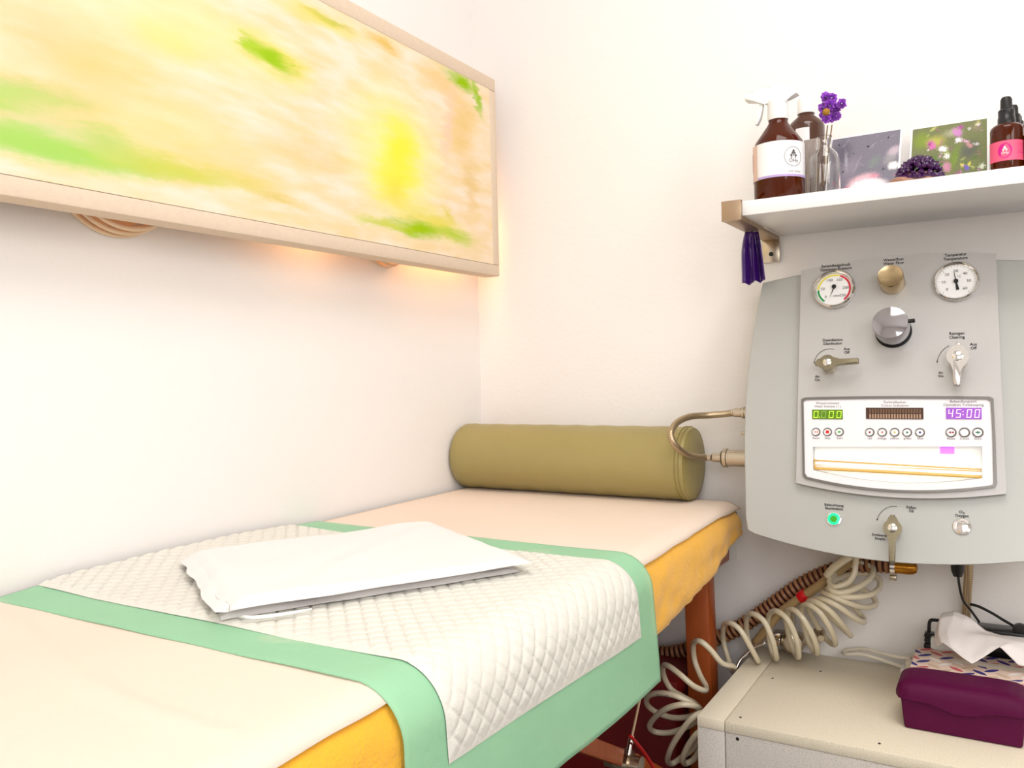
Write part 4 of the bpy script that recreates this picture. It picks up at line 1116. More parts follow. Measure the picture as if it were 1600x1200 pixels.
# seven-segment displays
SEG = {'0': 'abcdef', '1': 'bc', '2': 'abged', '3': 'abgcd', '4': 'fgbc', '5': 'afgcd', '6': 'afgedc', '7': 'abc', '8': 'abcdefg', '9': 'abcfgd'}
def seg_digit(bm, ch, x, z, w, h, y):
    t = w * 0.17; sl = 0.12
    def q(x0, z0, x1, z1):
        pts = [(x0, z0), (x1, z0), (x1, z1), (x0, z1)]
        bm.faces.new([bm.verts.new((x + a + sl * b, y, z + b)) for a, b in pts])
    g_ = t * 0.25
    R_ = {'a': (g_, h - t, w - g_, h), 'd': (g_, 0, w - g_, t), 'g': (g_, h / 2 - t / 2, w - g_, h / 2 + t / 2), 'f': (0, h / 2 + g_, t, h - g_), 'b': (w - t, h / 2 + g_, w, h - g_), 'e': (0, g_, t, h / 2 - g_), 'c': (w - t, g_, w, h / 2 - g_)}
    for s in SEG[ch]: q(*R_[s])
def display(name, c0, c1, m, label):
    a = P(c0[0], c0[1], YD); b = P(c1[0], c1[1], YD)
    x0, x1, z1, z0 = a.x, b.x, a.z, b.z
    bm = B(); add_box(bm, x0, x1, YD - 0.0012, YD + 0.001, z0, z1, 0.0003); o = obj(name, bm, m, plate, label=label)
    return o, x0, x1, z0, z1
o, x0, x1, z0, z1 = display('digital_display', (1269, 640), (1317, 655), M['lcd_green'], 'green display reading 0000')
w_, h_ = (x1 - x0) / 4, (z1 - z0)
for k in range(4):
    bm = B(); seg_digit(bm, '0', x0 + w_ * k + w_ * .16, z0 + h_ * .13, w_ * .62, h_ * .74, YD - 0.0016)
    obj('digit', bm, M['seg_dim'] if k == 1 else M['seg_green'], o)
bm = B(); add_box(bm, x0 + w_ * .95, x0 + w_ * 1.03, YD - .0018, YD - .0015, z0 + h_ * .12, z0 + h_ * .24); obj('decimal_point', bm, M['seg_green'], o)
o, x0, x1, z0, z1 = display('digital_display', (1478, 637), (1534, 655), M['lcd_purple'], 'violet display reading 45:00')
w_, h_ = (x1 - x0) / 4.5, (z1 - z0)
for k, ch in enumerate('4500'):
    bm = B(); seg_digit(bm, ch, x0 + w_ * (k + (.35 if k > 1 else 0)) + w_ * .22, z0 + h_ * .13, w_ * .62, h_ * .74, YD - 0.0016)
    obj('digit', bm, M['seg_white'], o)
bm = B()
for zz in (.35, .62): add_box(bm, x0 + w_ * 2.12, x0 + w_ * 2.24, YD - .0018, YD - .0015, z0 + h_ * zz, z0 + h_ * (zz + .1))
obj('colon', bm, M['seg_white'], o)
o, x0, x1, z0, z1 = display('bar_display', (1353, 637), (1443, 655), M['lcd_brown'], 'dark display with rows of tan bars')
for k in range(19):
    xa = x0 + (x1 - x0) * (0.06 + 0.047 * k * 1.03)
    for zz, mm in ((0.06, 'bar_tan'), (0.52, 'bar_dim')):
        bm = B(); add_box(bm, xa, xa + (x1 - x0) * 0.029, YD - .0018, YD - .0012, z0 + (z1 - z0) * zz, z0 + (z1 - z0) * (zz + 0.38)); obj('display_bar', bm, M[mm], o)
# round buttons
def icon(bm, kind, c, s, y):
    def tri(x, w, flip):
        pts = [(x - w, 0), (x + w, w * 1.0), (x + w, -w * 1.0)] if flip else [(x + w, 0), (x - w, w * 1.0), (x - w, -w * 1.0)]
        bm.faces.new([bm.verts.new((c.x + a, y, c.z + b)) for a, b in pts])
    def sq(x0_, x1_, z0_, z1_): bm.faces.new([bm.verts.new((c.x + a, y, c.z + b)) for a, b in ((x0_, z0_), (x1_, z0_), (x1_, z1_), (x0_, z1_))])
    if kind == 'rew': tri(-s * .32, s * .32, True); tri(s * .32, s * .32, True)
    elif kind == 'sq': sq(-s * .45, s * .45, -s * .45, s * .45)
    elif kind == 'play': sq(-s * .5, 0, -s * .18, s * .18); tri(s * .25, s * .36, False)
    else:
        bm.faces.new([bm.verts.new((c.x + s * .3 * math.cos(t), y, c.z + s * .3 * math.sin(t))) for t in [2 * PI * k / 12 for k in range(12)]])
for px, py, kind, mm in ((1275, 675.5, 'rew', 'btn_orange'), (1293, 675.5, 'sq', 'btn_red'), (1311.5, 675.5, 'play', 'btn_green'), (1359, 676, 'dot', 'btn_dkred'), (1378.5, 676, 'dot', 'btn_orange'), (1398, 676, 'dot', 'btn_yellow'), (1417.5, 676.3, 'dot', 'btn_dkgreen'), (1437.5, 676.3, 'dot', 'btn_blue'), (1486, 676.3, 'rew', 'btn_dkred'), (1507, 676.3, 'dot', 'label'), (1528, 676.3, 'play', 'btn_dkgreen')):
    c = P(px, py, YD); TILT_C[0] = (c.x, PY, c.z); R_ = 0.0078 if px < 1450 else 0.0084
    bm = B(); add_lathe(bm, [(R_ * .74, 0), (R_, 0), (R_, .0016), (R_ * .9, .0024), (R_ * .74, .0018)], (c.x, YD + 0.0006, c.z), (0, -1, 0), 28, cap=False)
    b_ = obj('round_button', bm, M['bezel'], plate, smooth=0.7)
    bm = B(); add_lathe(bm, [(0, .0012), (R_ * .76, .0012), (R_ * .76, .0)], (c.x, YD + 0.0006, c.z), (0, -1, 0), 24, cap=False); obj('button_cap', bm, M['btn_face'], b_, smooth=0.6) if False else obj('button_face', bm, M['btn_face'], b_, smooth=0.6)
    bm = B(); icon(bm, kind, c, R_ * .8, YD - 0.0010); obj('button_icon', bm, M[mm], b_)
# gauges
TILT_C[0] = None
def gauge(px, py, R, kind, deep):
    c = P(px, py, PY); TILT_C[0] = c
    o_ = (c.x, PY, c.z); ax = (0, -1, 0)
    bm = B(); add_lathe(bm, [(R * .84, 0.0), (R * .96, 0.0), (R, .002), (R * .99, deep), (R * .93, deep + .002), (R * .86, deep), (R * .82, deep * .35)], o_, ax, 48, cap=False)
    g_ = obj('gauge', bm, M['chrome'], unit, smooth=0.9, label='round pressure gauge with green, yellow and red scale' if kind == 'p' else 'round temperature gauge with plain white dial')
    bm = B(); add_lathe(bm, [(0, deep * .45), (R * .84, deep * .45)], o_, ax, 40, cap=False); obj('dial_face', bm, M['dial'], g_)
    yd = PY - deep * .45 - .0004
    def at(r_, deg): a = math.radians(deg); return Vector((c.x + r_ * math.cos(a), yd, c.z + r_ * math.sin(a)))
    if kind == 'p':
        for nm, a0, a1 in (('dial_green', 235, 180), ('dial_yellow', 178, 72), ('dial_red', 70, -50)):
            bm = B(); n_ = 16
            for k in range(n_):
                u0, u1 = a0 + (a1 - a0) * k / n_, a0 + (a1 - a0) * (k + 1) / n_
                bm.faces.new([bm.verts.new(v) for v in (at(R * .79, u0), at(R * .79, u1), at(R * .70, u1), at(R * .70, u0))])
            obj('scale_arc', bm, M[nm], g_)
        nums = ((0, 225), (50, 175), (100, 115), (150, 65), (200, 5), (250, -40)); nd = 252; word = 'mbar'
    else:
        nums = ((0, 225), (10, 180), (20, 135), (30, 90), (40, 45), (50, 0), (60, -45)); nd = 100; word = '°C'
        bm = B()
        for k in range(28):
            a = 225 - 270 * k / 27; r0_ = R * (.72 if k % 4.5 < .9 else .76)
            p0, p1 = at(R * .80, a), at(r0_, a); d = (p1 - p0).normalized(); n_ = Vector((-d.z, 0, d.x)) * .00025
            bm.faces.new([bm.verts.new(v) for v in (p0 - n_, p1 - n_, p1 + n_, p0 + n_)])
        obj('scale_ticks', bm, M['print'], g_)
    bm = B()
    for s_, a_ in nums:
        q_ = at(R * .54, a_); add_text(bm, str(s_), R * .20, lambda x, z: Vector((q_.x + x, yd, q_.z + z)))
    add_text(bm, word, R * .16, lambda x, z: Vector((c.x + R * .12 + x, yd, c.z + (R * .25 if kind == 't' else -R * .35) + z)))
    obj('dial_numbers', bm, M['print'], g_)
    bm = B(); d = (at(1, nd) - at(0, nd)); n_ = Vector((-d.z, 0, d.x)); y2_ = Vector((0, -.0012, 0)); tail = .45 if kind == 't' else .12
    c3 = Vector((c.x, yd, c.z)) + y2_ + (Vector((0, 0, R * .12)) if kind == 'p' else Vector((0, 0, 0)))
    bm.faces.new([bm.verts.new(v) for v in (c3 - d * R * tail - n_ * R * .07, c3 - d * R * tail + n_ * R * .07, c3 + n_ * R * .03, c3 + d * R * .66, c3 - n_ * R * .03)])
    add_lathe(bm, [(0, .003), (R * .10, .003), (R * .10, 0)], c3, (0, -1, 0), 16, cap=False)
    obj('needle', bm, M['print'], g_)
gauge(1304, 453.5, 0.0362, 'p', 0.010)
gauge(1494, 441, 0.0350, 't', 0.007)
# knobs (camera looks slightly from the right, so they show their undersides)
def kprof(R, D, crown): return [(R * .98, 0), (R, .001), (R, D - .002), (R * .97, D), (R * .5, D + crown * .7), (0, D + crown)]
c = P(1395, 443.5, PY); TILT_C[0] = c; bm = B(); add_lathe(bm, [(0.020, 0), (0.0205, .002), (0.0205, .036), (0.0195, .0385), (0.0185, .0380), (0.0, .0378)], c, (0, -1, 0), 40)
obj('flow_knob', bm, M['bronze'], unit, smooth=0.6, label='small turned brass-coloured water flow knob')
c = P(1396, 518.5, PY); TILT_C[0] = c; bm = B(); add_lathe(bm, kprof(0.0285, 0.050, 0.003), (c.x, PY, c.z), (0, -1, 0), 56)
K_ = obj('mixer_knob', bm, M['chrome2'], unit, smooth=0.7, label='large chrome mixer knob')
bm = B(); add_lathe(bm, [(0, 0), (.0035, 0), (.0035, .009), (.0028, .010), (0, .010)], (c.x + .0275, PY - .040, c.z + 0.004), (1, 0, 0.1), 16); obj('stop_pin', bm, M['dark'], K_, smooth=0.6)
bm = B(); add_lathe(bm, [(.0284, 0), (.0296, 0), (.0296, .003), (.0284, .003)], (c.x, PY, c.z), (0, -1, 0), 48); obj('rubber_ring', bm, M['dark'], K_, smooth=0.6)
# levers
def lever(px, py, y, ang, L1, L2, R, m, label, stand=0.030):
    c = P(px, py, y); TILT_C[0] = c
    ca, sa = math.cos(ang), math.sin(ang)
    def tw(a, b): return (c.x + a * ca - b * sa, c.z + a * sa + b * ca)
    bm = B(); add_lathe(bm, [(R * .78, 0), (R * .8, stand - .004), (R * .80, stand - .003)], (c.x, y, c.z), (0, -1, 0), 32); lv = obj('lever', bm, M['satin'], unit, smooth=0.6, label=label)
    o2 = []
    for k in range(15):
        t = math.radians(28 + (152 - 28) * k / 14); o2.append((R * math.cos(t), R * math.sin(t)))
    tipw, pw = R * .36, R * .33
    o2 += [(-R - L2 * .4, pw * .9), (-R - L2, pw * .6), (-R - L2, -pw * .6), (-R - L2 * .4, -pw * .9)]
    for k in range(15):
        t = math.radians(208 + (332 - 208) * k / 14); o2.append((R * math.cos(t), R * math.sin(t)))
    o2 += [(R * 1.5, -tipw), (L1 - .001, -tipw * .9), (L1, -tipw * .6), (L1, tipw * .6), (L1 - .001, tipw * .9), (R * 1.5, tipw)]
    bm = B(); add_prism_y(bm, [tw(a, b) for a, b in reversed(o2)], y - stand - .006, y - stand + .003, 0.0018)
    obj('handle', bm, m, lv, smooth=0.6)
    bm = B(); add_lathe(bm, [(R * .52, 0), (R * .5, .002), (R * .30, .0035), (0, .004)], (c.x, y - stand - .006, c.z), (0, -1, 0), 24); obj('centre_cap', bm, M['chrome'], lv, smooth=0.7)
lever(1298, 575, PY, 0.05, 0.052, 0.007, 0.0140, M['lever'], 'bronze-toned disinfection lever pointing right')
lever(1498, 566, PY, -PI / 2 - 0.03, 0.050, 0.007, 0.0165, M['chrome'], 'chrome cleaning lever pointing down')
lever(1398, 829, YH, -PI / 2 + 0.0, 0.058, 0.008, 0.0150, M['lever'], 'bronze-toned fill lever pointing down')
# push buttons
c = P(1303, 811, YH); TILT_C[0] = c
bm = B(); add_lathe(bm, [(.0105, 0), (.0125, 0), (.0125, .002), (.0105, .0025)], (c.x, YH + .0005, c.z), (0, -1, 0), 32, cap=False); pb = obj('push_button', bm, M['chrome'], unit, smooth=0.6, label='green-lit illumination button')
bm = B(); add_lathe(bm, [(.006, .0035), (.0108, .0025), (.0108, 0)], (c.x, YH + .0005, c.z), (0, -1, 0), 32, cap=False); obj('light_ring', bm, M['green_led'], pb, smooth=0.8)
bm = B(); add_lathe(bm, [(0, .004), (.0062, .0035)], (c.x, YH + .0005, c.z), (0, -1, 0), 24, cap=False); obj('button_face', bm, M['btn_green'], pb, smooth=0.8)
c = P(1503, 823, YH); TILT_C[0] = c
bm = B(); add_lathe(bm, [(.0135, 0), (.0145, .001), (.0135, .003), (.0095, .004), (.0095, .0015), (.0, .003)], (c.x, YH + .0005, c.z), (0, -1, 0), 32, cap=False); obj('push_button', bm, M['chrome'], unit, smooth=0.5, label='plain chrome oxygen button')
TILT_ON[0] = False; TILT_C[0] = None
# fittings at the left side of the machine
yf = -0.085
def fit(name, pxc, pyc, prof_, m, label, parent=unit):
    c = P(pxc, pyc, yf); bm = B(); add_lathe(bm, prof_, c, (-1, 0, 0), 28); return obj(name, bm, m, parent, smooth=0.6, label=label)
fit('hose_connector', 1166, 645, [(0, -.07), (.010, -.07), (.010, .003), (.012, .003), (.012, .007), (.008, .007), (.008, .010), (.009, .010), (.009, .024), (.0075, .026), (0, .026)], M['satin'], 'upper metal hose connector')
fil = fit('filter_cylinder', 1163, 716.5, [(0, -.07), (.017, -.07), (.017, .033), (.0195, .034), (.0195, .041), (.016, .045), (.009, .046), (.009, .064), (.0065, .066), (0, .066)], M['satin'], 'satin metal filter cylinder')
fit('pipe_stub', 1163, 677, [(0, -.07), (.0035, -.07), (.0035, .006), (0, .006)], M['satin'], 'small metal pipe stub')

# braided hose loop
bm = B()
q = [(1148, 645), (1130, 647), (1105, 649), (1078, 651), (1058, 660), (1049, 674), (1049, 684), (1056, 697), (1070, 708), (1085, 713.5), (1101, 715)]
ys = [yf, yf - .004, yf - .015, yf - .045, yf - .085, yf - .11, yf - .115, yf - .11, yf - .085, yf - .045, yf - .004]
add_tube(bm, [P(a, b, y_) for (a, b), y_ in zip(q, ys)], 0.0068, 14, n=8, uvs=True)
hose = thing('braided_hose', 'braided steel hose loop at the left side of the silver machine', 'hose', P(1150, 645, yf))
obj('braided_tube', bm, M['braid'], hose, smooth=True)
for (a, b), d in (((1101, 715), 1), ((1148, 645), 1)):
    c = P(a, b, yf); bm = B(); add_lathe(bm, [(0, -.006), (.0075, -.006), (.0078, 0), (.0068, .004), (.0068, .014), (0, .014)], c, (1, 0, 0), 20); obj('crimp_sleeve', bm, M['satin'], hose, smooth=0.6)

# ================================================================== cabinet
CT = 0.392
cab = thing('low_cabinet', 'low cream speckled laminate cabinet standing under the silver machine', 'cabinet', (1.0, -0.21, 0))
cxl, cyf, seam = 0.683, -0.405, 0.730
g_ = 0.0008
for (x0, x1) in ((cxl, seam - g_), (seam + g_, 1.50)):
    bm = B(); add_box(bm, x0, x1, cyf, -0.004, CT - 0.018, CT, 0.0012); obj('top_panel', bm, M['cab'], cab, smooth=0.6)
    bm = B(); add_box(bm, x0, x1, cyf + 0.001, cyf + 0.019, 0.0, CT - 0.0185, 0.0012); obj('front_panel', bm, M['cabf'], cab, smooth=0.6)
bm = B(); add_box(bm, cxl, cxl + 0.016, cyf + 0.020, -0.004, 0.0, CT - 0.0185, 0.001); obj('side_panel', bm, M['cabf'], cab)
bm = B(); add_box(bm, 1.484, 1.50, cyf + 0.020, -0.004, 0.0, CT - 0.0185, 0.001); obj('side_panel', bm, M['cabf'], cab)
for px, py in ((1157, 1121), (1207, 1060), (1374, 1162), (1282, 1049)):
    c = PZ(px, py, CT); bm = B(); add_lathe(bm, [(0, 0), (.0022, 0), (.0018, .0008), (0, .001)], (c.x, c.y, CT), (0, 0, 1), 12); obj('screw', bm, M['print'], cab, smooth=True)
for px, py in ((1152, 1155),):
    c = P(px, py, cyf); bm = B(); add_lathe(bm, [(0, 0), (.003, 0), (.0024, .0008), (0, .001)], (c.x, cyf + 0.001, c.z), (0, -1, 0), 12); obj('screw', bm, M['print'], cab, smooth=True)

# aubergine box with lid
pb = thing('purple_box', 'aubergine plastic box with domed lid on the front right of the cabinet', 'box', (1.075, -0.265, CT))
bm = B()
vs0 = [(0.990, -0.298), (1.153, -0.298), (1.153, -0.222), (0.990, -0.222)]
a = [bm.verts.new((x, y, CT)) for x, y in vs0]
b = [bm.verts.new((1.0715 + (x - 1.0715) * 1.06, -0.26 + (y + 0.26) * 1.10, CT + 0.058)) for x, y in vs0]
bm.faces.new(a); bm.faces.new(b)
for i in range(4): bm.faces.new((a[i], a[(i + 1) % 4], b[(i + 1) % 4], b[i]))
bmesh.ops.recalc_face_normals(bm, faces=bm.faces); bmesh.ops.bevel(bm, geom=list(bm.edges), offset=0.005, segments=3, affect='EDGES', profile=0.5); bmesh.ops.recalc_face_normals(bm, faces=bm.faces)
obj('box_body', bm, M['purplebox'], pb, smooth=0.7)
bm = B()
LX0, LX1, LY0, LY1 = 0.978, 1.166, -0.308, -0.208
def lidf(u, v):
    x = LX0 + (LX1 - LX0) * u; y = LY0 + (LY1 - LY0) * v
    # rounded corners
    ex = abs(u - .5) * 2; ey = abs(v - .5) * 2
    if ex > .8 and ey > .6:
        k = 1 - 0.06 * ((ex - .8) / .2) * ((ey - .6) / .4); x = (LX0 + LX1) / 2 + (x - (LX0 + LX1) / 2) * k; y = (LY0 + LY1) / 2 + (y - (LY0 + LY1) / 2) * (1 - 0.1 * ((ex - .8) / .2) * ((ey - .6) / .4))
    q1 = max(0, 1 - ex ** 7) ** .5; q2 = max(0, 1 - ey ** 4) ** .5
    z = CT + 0.058 + 0.022 * q1 * q2
    r = max(abs((u - .5) * 2 * 1.25), abs((v - .5) * 2 * 1.45))
    if 0.92 < r < 1.0: z -= 0.0012
    return Vector((x, y, z))
vs = grid(bm, 60, 40, lidf)
# rim skirt with the arched grip on the front
ed = [vs[i][0] for i in range(61)] + [vs[60][j] for j in range(1, 41)] + [vs[i][40] for i in range(59, -1, -1)] + [vs[0][j] for j in range(39, 0, -1)]
low = []
for v in ed:
    z = CT + 0.050
    if v.co.y < LY0 + 0.004:
        t = (v.co.x - 1.072) / 0.055
        if abs(t) < 1: z -= 0.011 * (1 + math.cos(t * PI)) / 2
    low.append(bm.verts.new((v.co.x, v.co.y, z)))
n = len(ed)
for i in range(n): bm.faces.new((ed[i], ed[(i + 1) % n], low[(i + 1) % n], low[i]))
bmesh.ops.recalc_face_normals(bm, faces=bm.faces)
o = obj('lid', bm, M['purplebox'], pb, smooth=0.8)

# tissue box
TBX0, TBX1, TBY0, TBY1, TBT = 0.992, 1.225, -0.205, -0.095, 0.463
tb = thing('tissue_box', 'cardboard tissue box printed with blue and rose petals behind the purple box', 'tissue box', ((TBX0 + TBX1) / 2, -0.15, CT))
bm = B(); add_box(bm, TBX0, TBX1, TBY0, TBY1, CT, TBT, 0.0008); obj('carton', bm, M['tbox'], tb, smooth=0.6)
pms = [M['pet_blue'], M['pet_rose'], M['pet_cream'], M['pet_line']]
bm = B(); pit = 0.034
def petal(cx_, cy_, ang, L_p, W_p, mi, on):
    pts = [(-L_p, 0), (-L_p * .5, W_p * .8), (0, W_p), (L_p * .5, W_p * .8), (L_p, 0), (L_p * .5, -W_p * .8), (0, -W_p), (-L_p * .5, -W_p * .8)]
    pv = []
    for a_, b_ in pts:
        u_ = cx_ + a_ * math.cos(ang) - b_ * math.sin(ang); v_ = cy_ + a_ * math.sin(ang) + b_ * math.cos(ang)
        if on == 't':
            u_ = min(max(u_, TBX0), TBX1); v_ = min(max(v_, TBY0), TBY1); pv.append((u_, v_, TBT + .0003))
        else:
            u_ = min(max(u_, TBX0), TBX1); v_ = min(max(v_, CT), TBT); pv.append((u_, TBY0 - .0003, v_))
    f = bm.faces.new([bm.verts.new(p_) for p_ in pv]); f.material_index = mi
for i in range(9):
    for j in range(5):
        for di, (ax_, ay_, an) in enumerate(((0.5, 0, PI / 4), (0, 0.5, -PI / 4))):
            mi = random.choice((0, 0, 1, 2, 2, 3)) if not (i == 0) else random.choice((1, 0))
            for on in ('t', 'f'):
                cy_ = (TBY0 if on == 't' else CT - .004) + (j + ay_) * pit * (1 if on == 't' else .9)
                cx_ = TBX0 + (i + ax_) * pit
                if on == 'f' and cy_ > TBT: continue
                if on == 't' and cy_ > TBY1 - .002: continue
                petal(cx_, cy_, an, pit * .46, pit * .15, mi, on)
o = obj('petal_print', bm, pms, tb, label='printed blue, rose and cream petals')
bm = B(); vs_ = [bm.verts.new((1.115 + 0.070 * math.cos(t), -0.145 + 0.012 * math.sin(t), TBT + .0006)) for t in [2 * PI * k / 32 for k in range(32)]]; bm.faces.new(vs_)
obj('opening', bm, M['offwhite'], tb)
# tissue: control net from points in space
net = [
    [(1464, 975, -.100), (1472, 958, -.100), (1492, 955, -.100), (1512, 963, -.105), (1524, 972, -.110), (1540, 985, -.105), (1562, 992, -.105), (1600, 996, -.105), (1640, 1000, -.10)],
    [(1461, 992, -.115), (1468, 966, -.120), (1490, 962, -.120), (1508, 968, -.122), (1530, 984, -.120), (1546, 991, -.122), (1570, 993, -.12), (1600, 997, -.12), (1640, 1003, -.12)],
    [(1460, 1003, -.130), (1466, 990, -.142), (1480, 990, -.150), (1500, 990, -.150), (1525, 991, -.152), (1550, 993, -.15), (1580, 1000, -.150), (1600, 1004, -.15), (1640, 1008, -.15)],
    [(1463, 1009, -.140), (1470, 1003, -.160), (1485, 1008, -.172), (1500, 1018, -.178), (1520, 1022, -.182), (1545, 1012, -.178), (1575, 1006, -.168), (1598, 1018, -.165), (1640, 1020, -.165)],
    [(1465, 1010, -.142), (1474, 1004, -.165), (1490, 1016, -.185), (1505, 1028, -.196), (1519, 1037, -.204), (1538, 1026, -.192), (1562, 1010, -.178), (1592, 1040, -.175), (1640, 1045, -.175)],
]
bm = B()
V = [[bm.verts.new(P(*p)) for p in r_] for r_ in net]
for r_ in V:
    for v in r_:
        v.co.z = max(v.co.z, TBT + .004)
for i in range(4):
    for j in range(8): bm.faces.new((V[i][j], V[i][j + 1], V[i + 1][j + 1], V[i + 1][j]))
bmesh.ops.recalc_face_normals(bm, faces=bm.faces)
o = obj('paper_tissue', bm, M['tissue'], smooth=True)
cr_ = o.data.attributes.new('crease_edge', 'FLOAT', 'EDGE')
for d_ in cr_.data: d_.value = 0.55
subsurf(o, 3); solid(o, 0.0004)
tag(o, 'white paper tissue pulled up out of the petal-printed tissue box', 'tissue')

# power strip with plugs, behind the tissue box
strip = thing('power_strip', 'white power strip lying at the wall behind the tissue box', 'power strip', (1.09, -0.06, CT))
bm = B(); add_box(bm, 0.972, 1.22, -0.088, -0.040, CT, CT + 0.040, 0.003); obj('strip_body', bm, M['offwhite'], strip, smooth=0.6)
c = P(1426, 1021, -0.088); bm = B(); add_box(bm, 0.964, 0.974, -0.088, -0.062, CT + .004, CT + .024, 0.001); obj('cable_grommet', bm, M['white'], strip, smooth=0.6)
bm = B(); q = [(1424, 1029, -.07), (1400, 1026, -.068), (1375, 1020, -.05), (1352, 1014, -.035), (1330, 1015, -.026), (1318, 1018, -.022), (1322, 1022, -.04), (1345, 1022, -.045), (1375, 1030, -.05), (1410, 1042, -.055)]
pp = [P(*a) for a in q]
for p_ in pp: p_.z = max(p_.z, CT + .0045)
add_tube(bm, pp, 0.0036, 10); obj('cable', bm, M['offwhite'], strip, smooth=True, label='off-white power cable')
plug = thing('black_plug', 'black angled mains plug stuck in the white power strip left of the tissue', 'plug', (0.993, -0.064, CT + 0.040))
bm = B()
q0 = P(1444, 1004, -0.062); add_box(bm, q0.x - .002, q0.x + .022, -.078, -.052, CT + .040, CT + .050, .001)
add_box(bm, q0.x, q0.x + .020, -.076, -.054, CT + .050, CT + .072, .003)
for k in range(5): add_box(bm, q0.x + .002 - .0012 * (k % 2), q0.x + .017 + .0012 * (k % 2), -.073, -.057, CT + .072 + .004 * k, CT + .076 + .004 * k, .0008)
obj('plug_body', bm, M['darkplug'], plug, smooth=0.6)
bm = B(); add_tube(bm, [Vector((q0.x + .008, -.064, CT + .090)), P(1453, 971, -.062), P(1462, 969, -.058), P(1480, 972, -.050)], .0030, 8); obj('plug_cable', bm, M['dark'], plug, smooth=True)
wp = thing('white_adapter', 'white square adapter plugged in the power strip behind the tissue', 'adapter', (1.02, -0.06, CT + .04))
bm = B(); q0 = P(1456, 1000, -.05); add_box(bm, q0.x, q0.x + .045, -.084, -.044, CT + .040, CT + .088, .004); obj('adapter_body', bm, M['white'], wp, smooth=0.6)
# black power adapter behind
ad = thing('power_brick', 'black power brick behind the tissue box at the right picture edge', 'adapter', (1.17, -0.05, CT + .07))
bm = B(); a_ = P(1525, 972, -.05); b_ = P(1600, 991, -.05)
add_box(bm, a_.x, b_.x + .06, -.082, -.036, CT + .093, a_.z - .002, .005); obj('brick_body', bm, M['darkplug'], ad, smooth=0.6)
bm = B(); add_box(bm, a_.x + .01, b_.x + .05, -.080, -.038, CT + .040, CT + .094, .002); obj('brick_base', bm, M['darkplug'], ad, smooth=0.6)
bm = B(); c = P(1594, 983, -.066); add_lathe(bm, [(0, 0), (.011, 0), (.012, .004), (.011, .012), (0, .014)], c, (0, -1, 0), 24); obj('connector', bm, M['dark'], ad, smooth=0.6)
# lead with barrel plug from the machine down to the brick
ld = thing('black_lead', 'thin black cable with barrel plug dropping from the machine to the power brick', 'cable', P(1497, 880, -.10))
bm = B(); c = P(1496, 874, -.10); add_lathe(bm, [(0, 0), (.012, 0), (.0105, -.020), (.007, -.030), (0, -.030)], c, (0, 0, 1), 20); obj('barrel_plug', bm, M['darkplug'], ld, smooth=0.6)
bm = B(); add_tube(bm, [P(1497, 897, -.10), P(1499, 915, -.10), P(1505, 938, -.095), P(1518, 955, -.088), P(1530, 972, -.080)], .0021, 8); obj('cable', bm, M['dark'], ld, smooth=True)
bm = B(); add_tube(bm, [P(1516, 944, -.04), P(1530, 948, -.045), P(1550, 958, -.05), P(1568, 969, -.055), P(1580, 976, -.06), P(1592, 984, -.066)], .0026, 8)
o = obj('black_cable', bm, M['dark'], smooth=True); tag(o, 'short black cable arching into the power brick at the right', 'cable')
# vertical braided hose
bm = B(); add_tube(bm, [P(1513, 868, -.035), P(1513, 900, -.03), P(1511, 930, -.025), P(1509, 980, -.022), P(1508, 1020, -.022)], .0078, 14, uvs=True)
o = obj('braided_supply_hose', bm, M['braid'], smooth=True); tag(o, 'tan braided supply hose running down the wall behind the tissue', 'hose')

# ================================================================== hoses under the machine
# ribbed drain hose
q = [(1000, 1021, -.055), (1025, 1021, -.055), (1060, 1018, -.055), (1100, 1005, -.050), (1150, 983, -.045), (1200, 950, -.042), (1250, 915, -.042), (1300, 892, -.045), (1340, 884, -.050), (1372, 882, -.055), (1392, 883, -.058)]
pts = resample(spline([P(*a) for a in q], 16), 0.0028)
bm = B()
RH = 0.0165
add_tube(bm, pts, RH, 22, raw=True, rfun=lambda i, s: RH - (0.0026 if (i % 4) in (2, 3) else 0), mifun=lambda i: 1 if (i % 4) in (1, 2, 3) and (i % 4) != 1 else 0)
dh = thing('ribbed_drain_hose', 'brown ribbed drain hose rising along the wall to the machine bottom', 'hose', P(1200, 950, 0))
obj('ribbed_tube', bm, [M['hose_brown'], M['hose_core']], dh, smooth=0.9)
c = P(1392, 884, -.058); bm = B(); add_lathe(bm, [(0, 0), (.0185, 0), (.0185, .008), (0, .008)], c, (1, 0, 0), 28); obj('hose_clamp', bm, M['chrome'], dh, smooth=0.6)
bm = B(); add_box(bm, c.x - .002, c.x + .010, -.068, -.050, c.z - .026, c.z - .017, .001); obj('clamp_screw', bm, M['satin'], dh, smooth=0.6)
bm = B(); add_lathe(bm, [(0, .006), (.0135, .006), (.0135, .030), (.0125, .038), (.009, .044), (0, .046)], c, (1, 0, 0), 28); obj('amber_fitting', bm, M['brass'], dh, smooth=0.7, label='amber drain fitting')
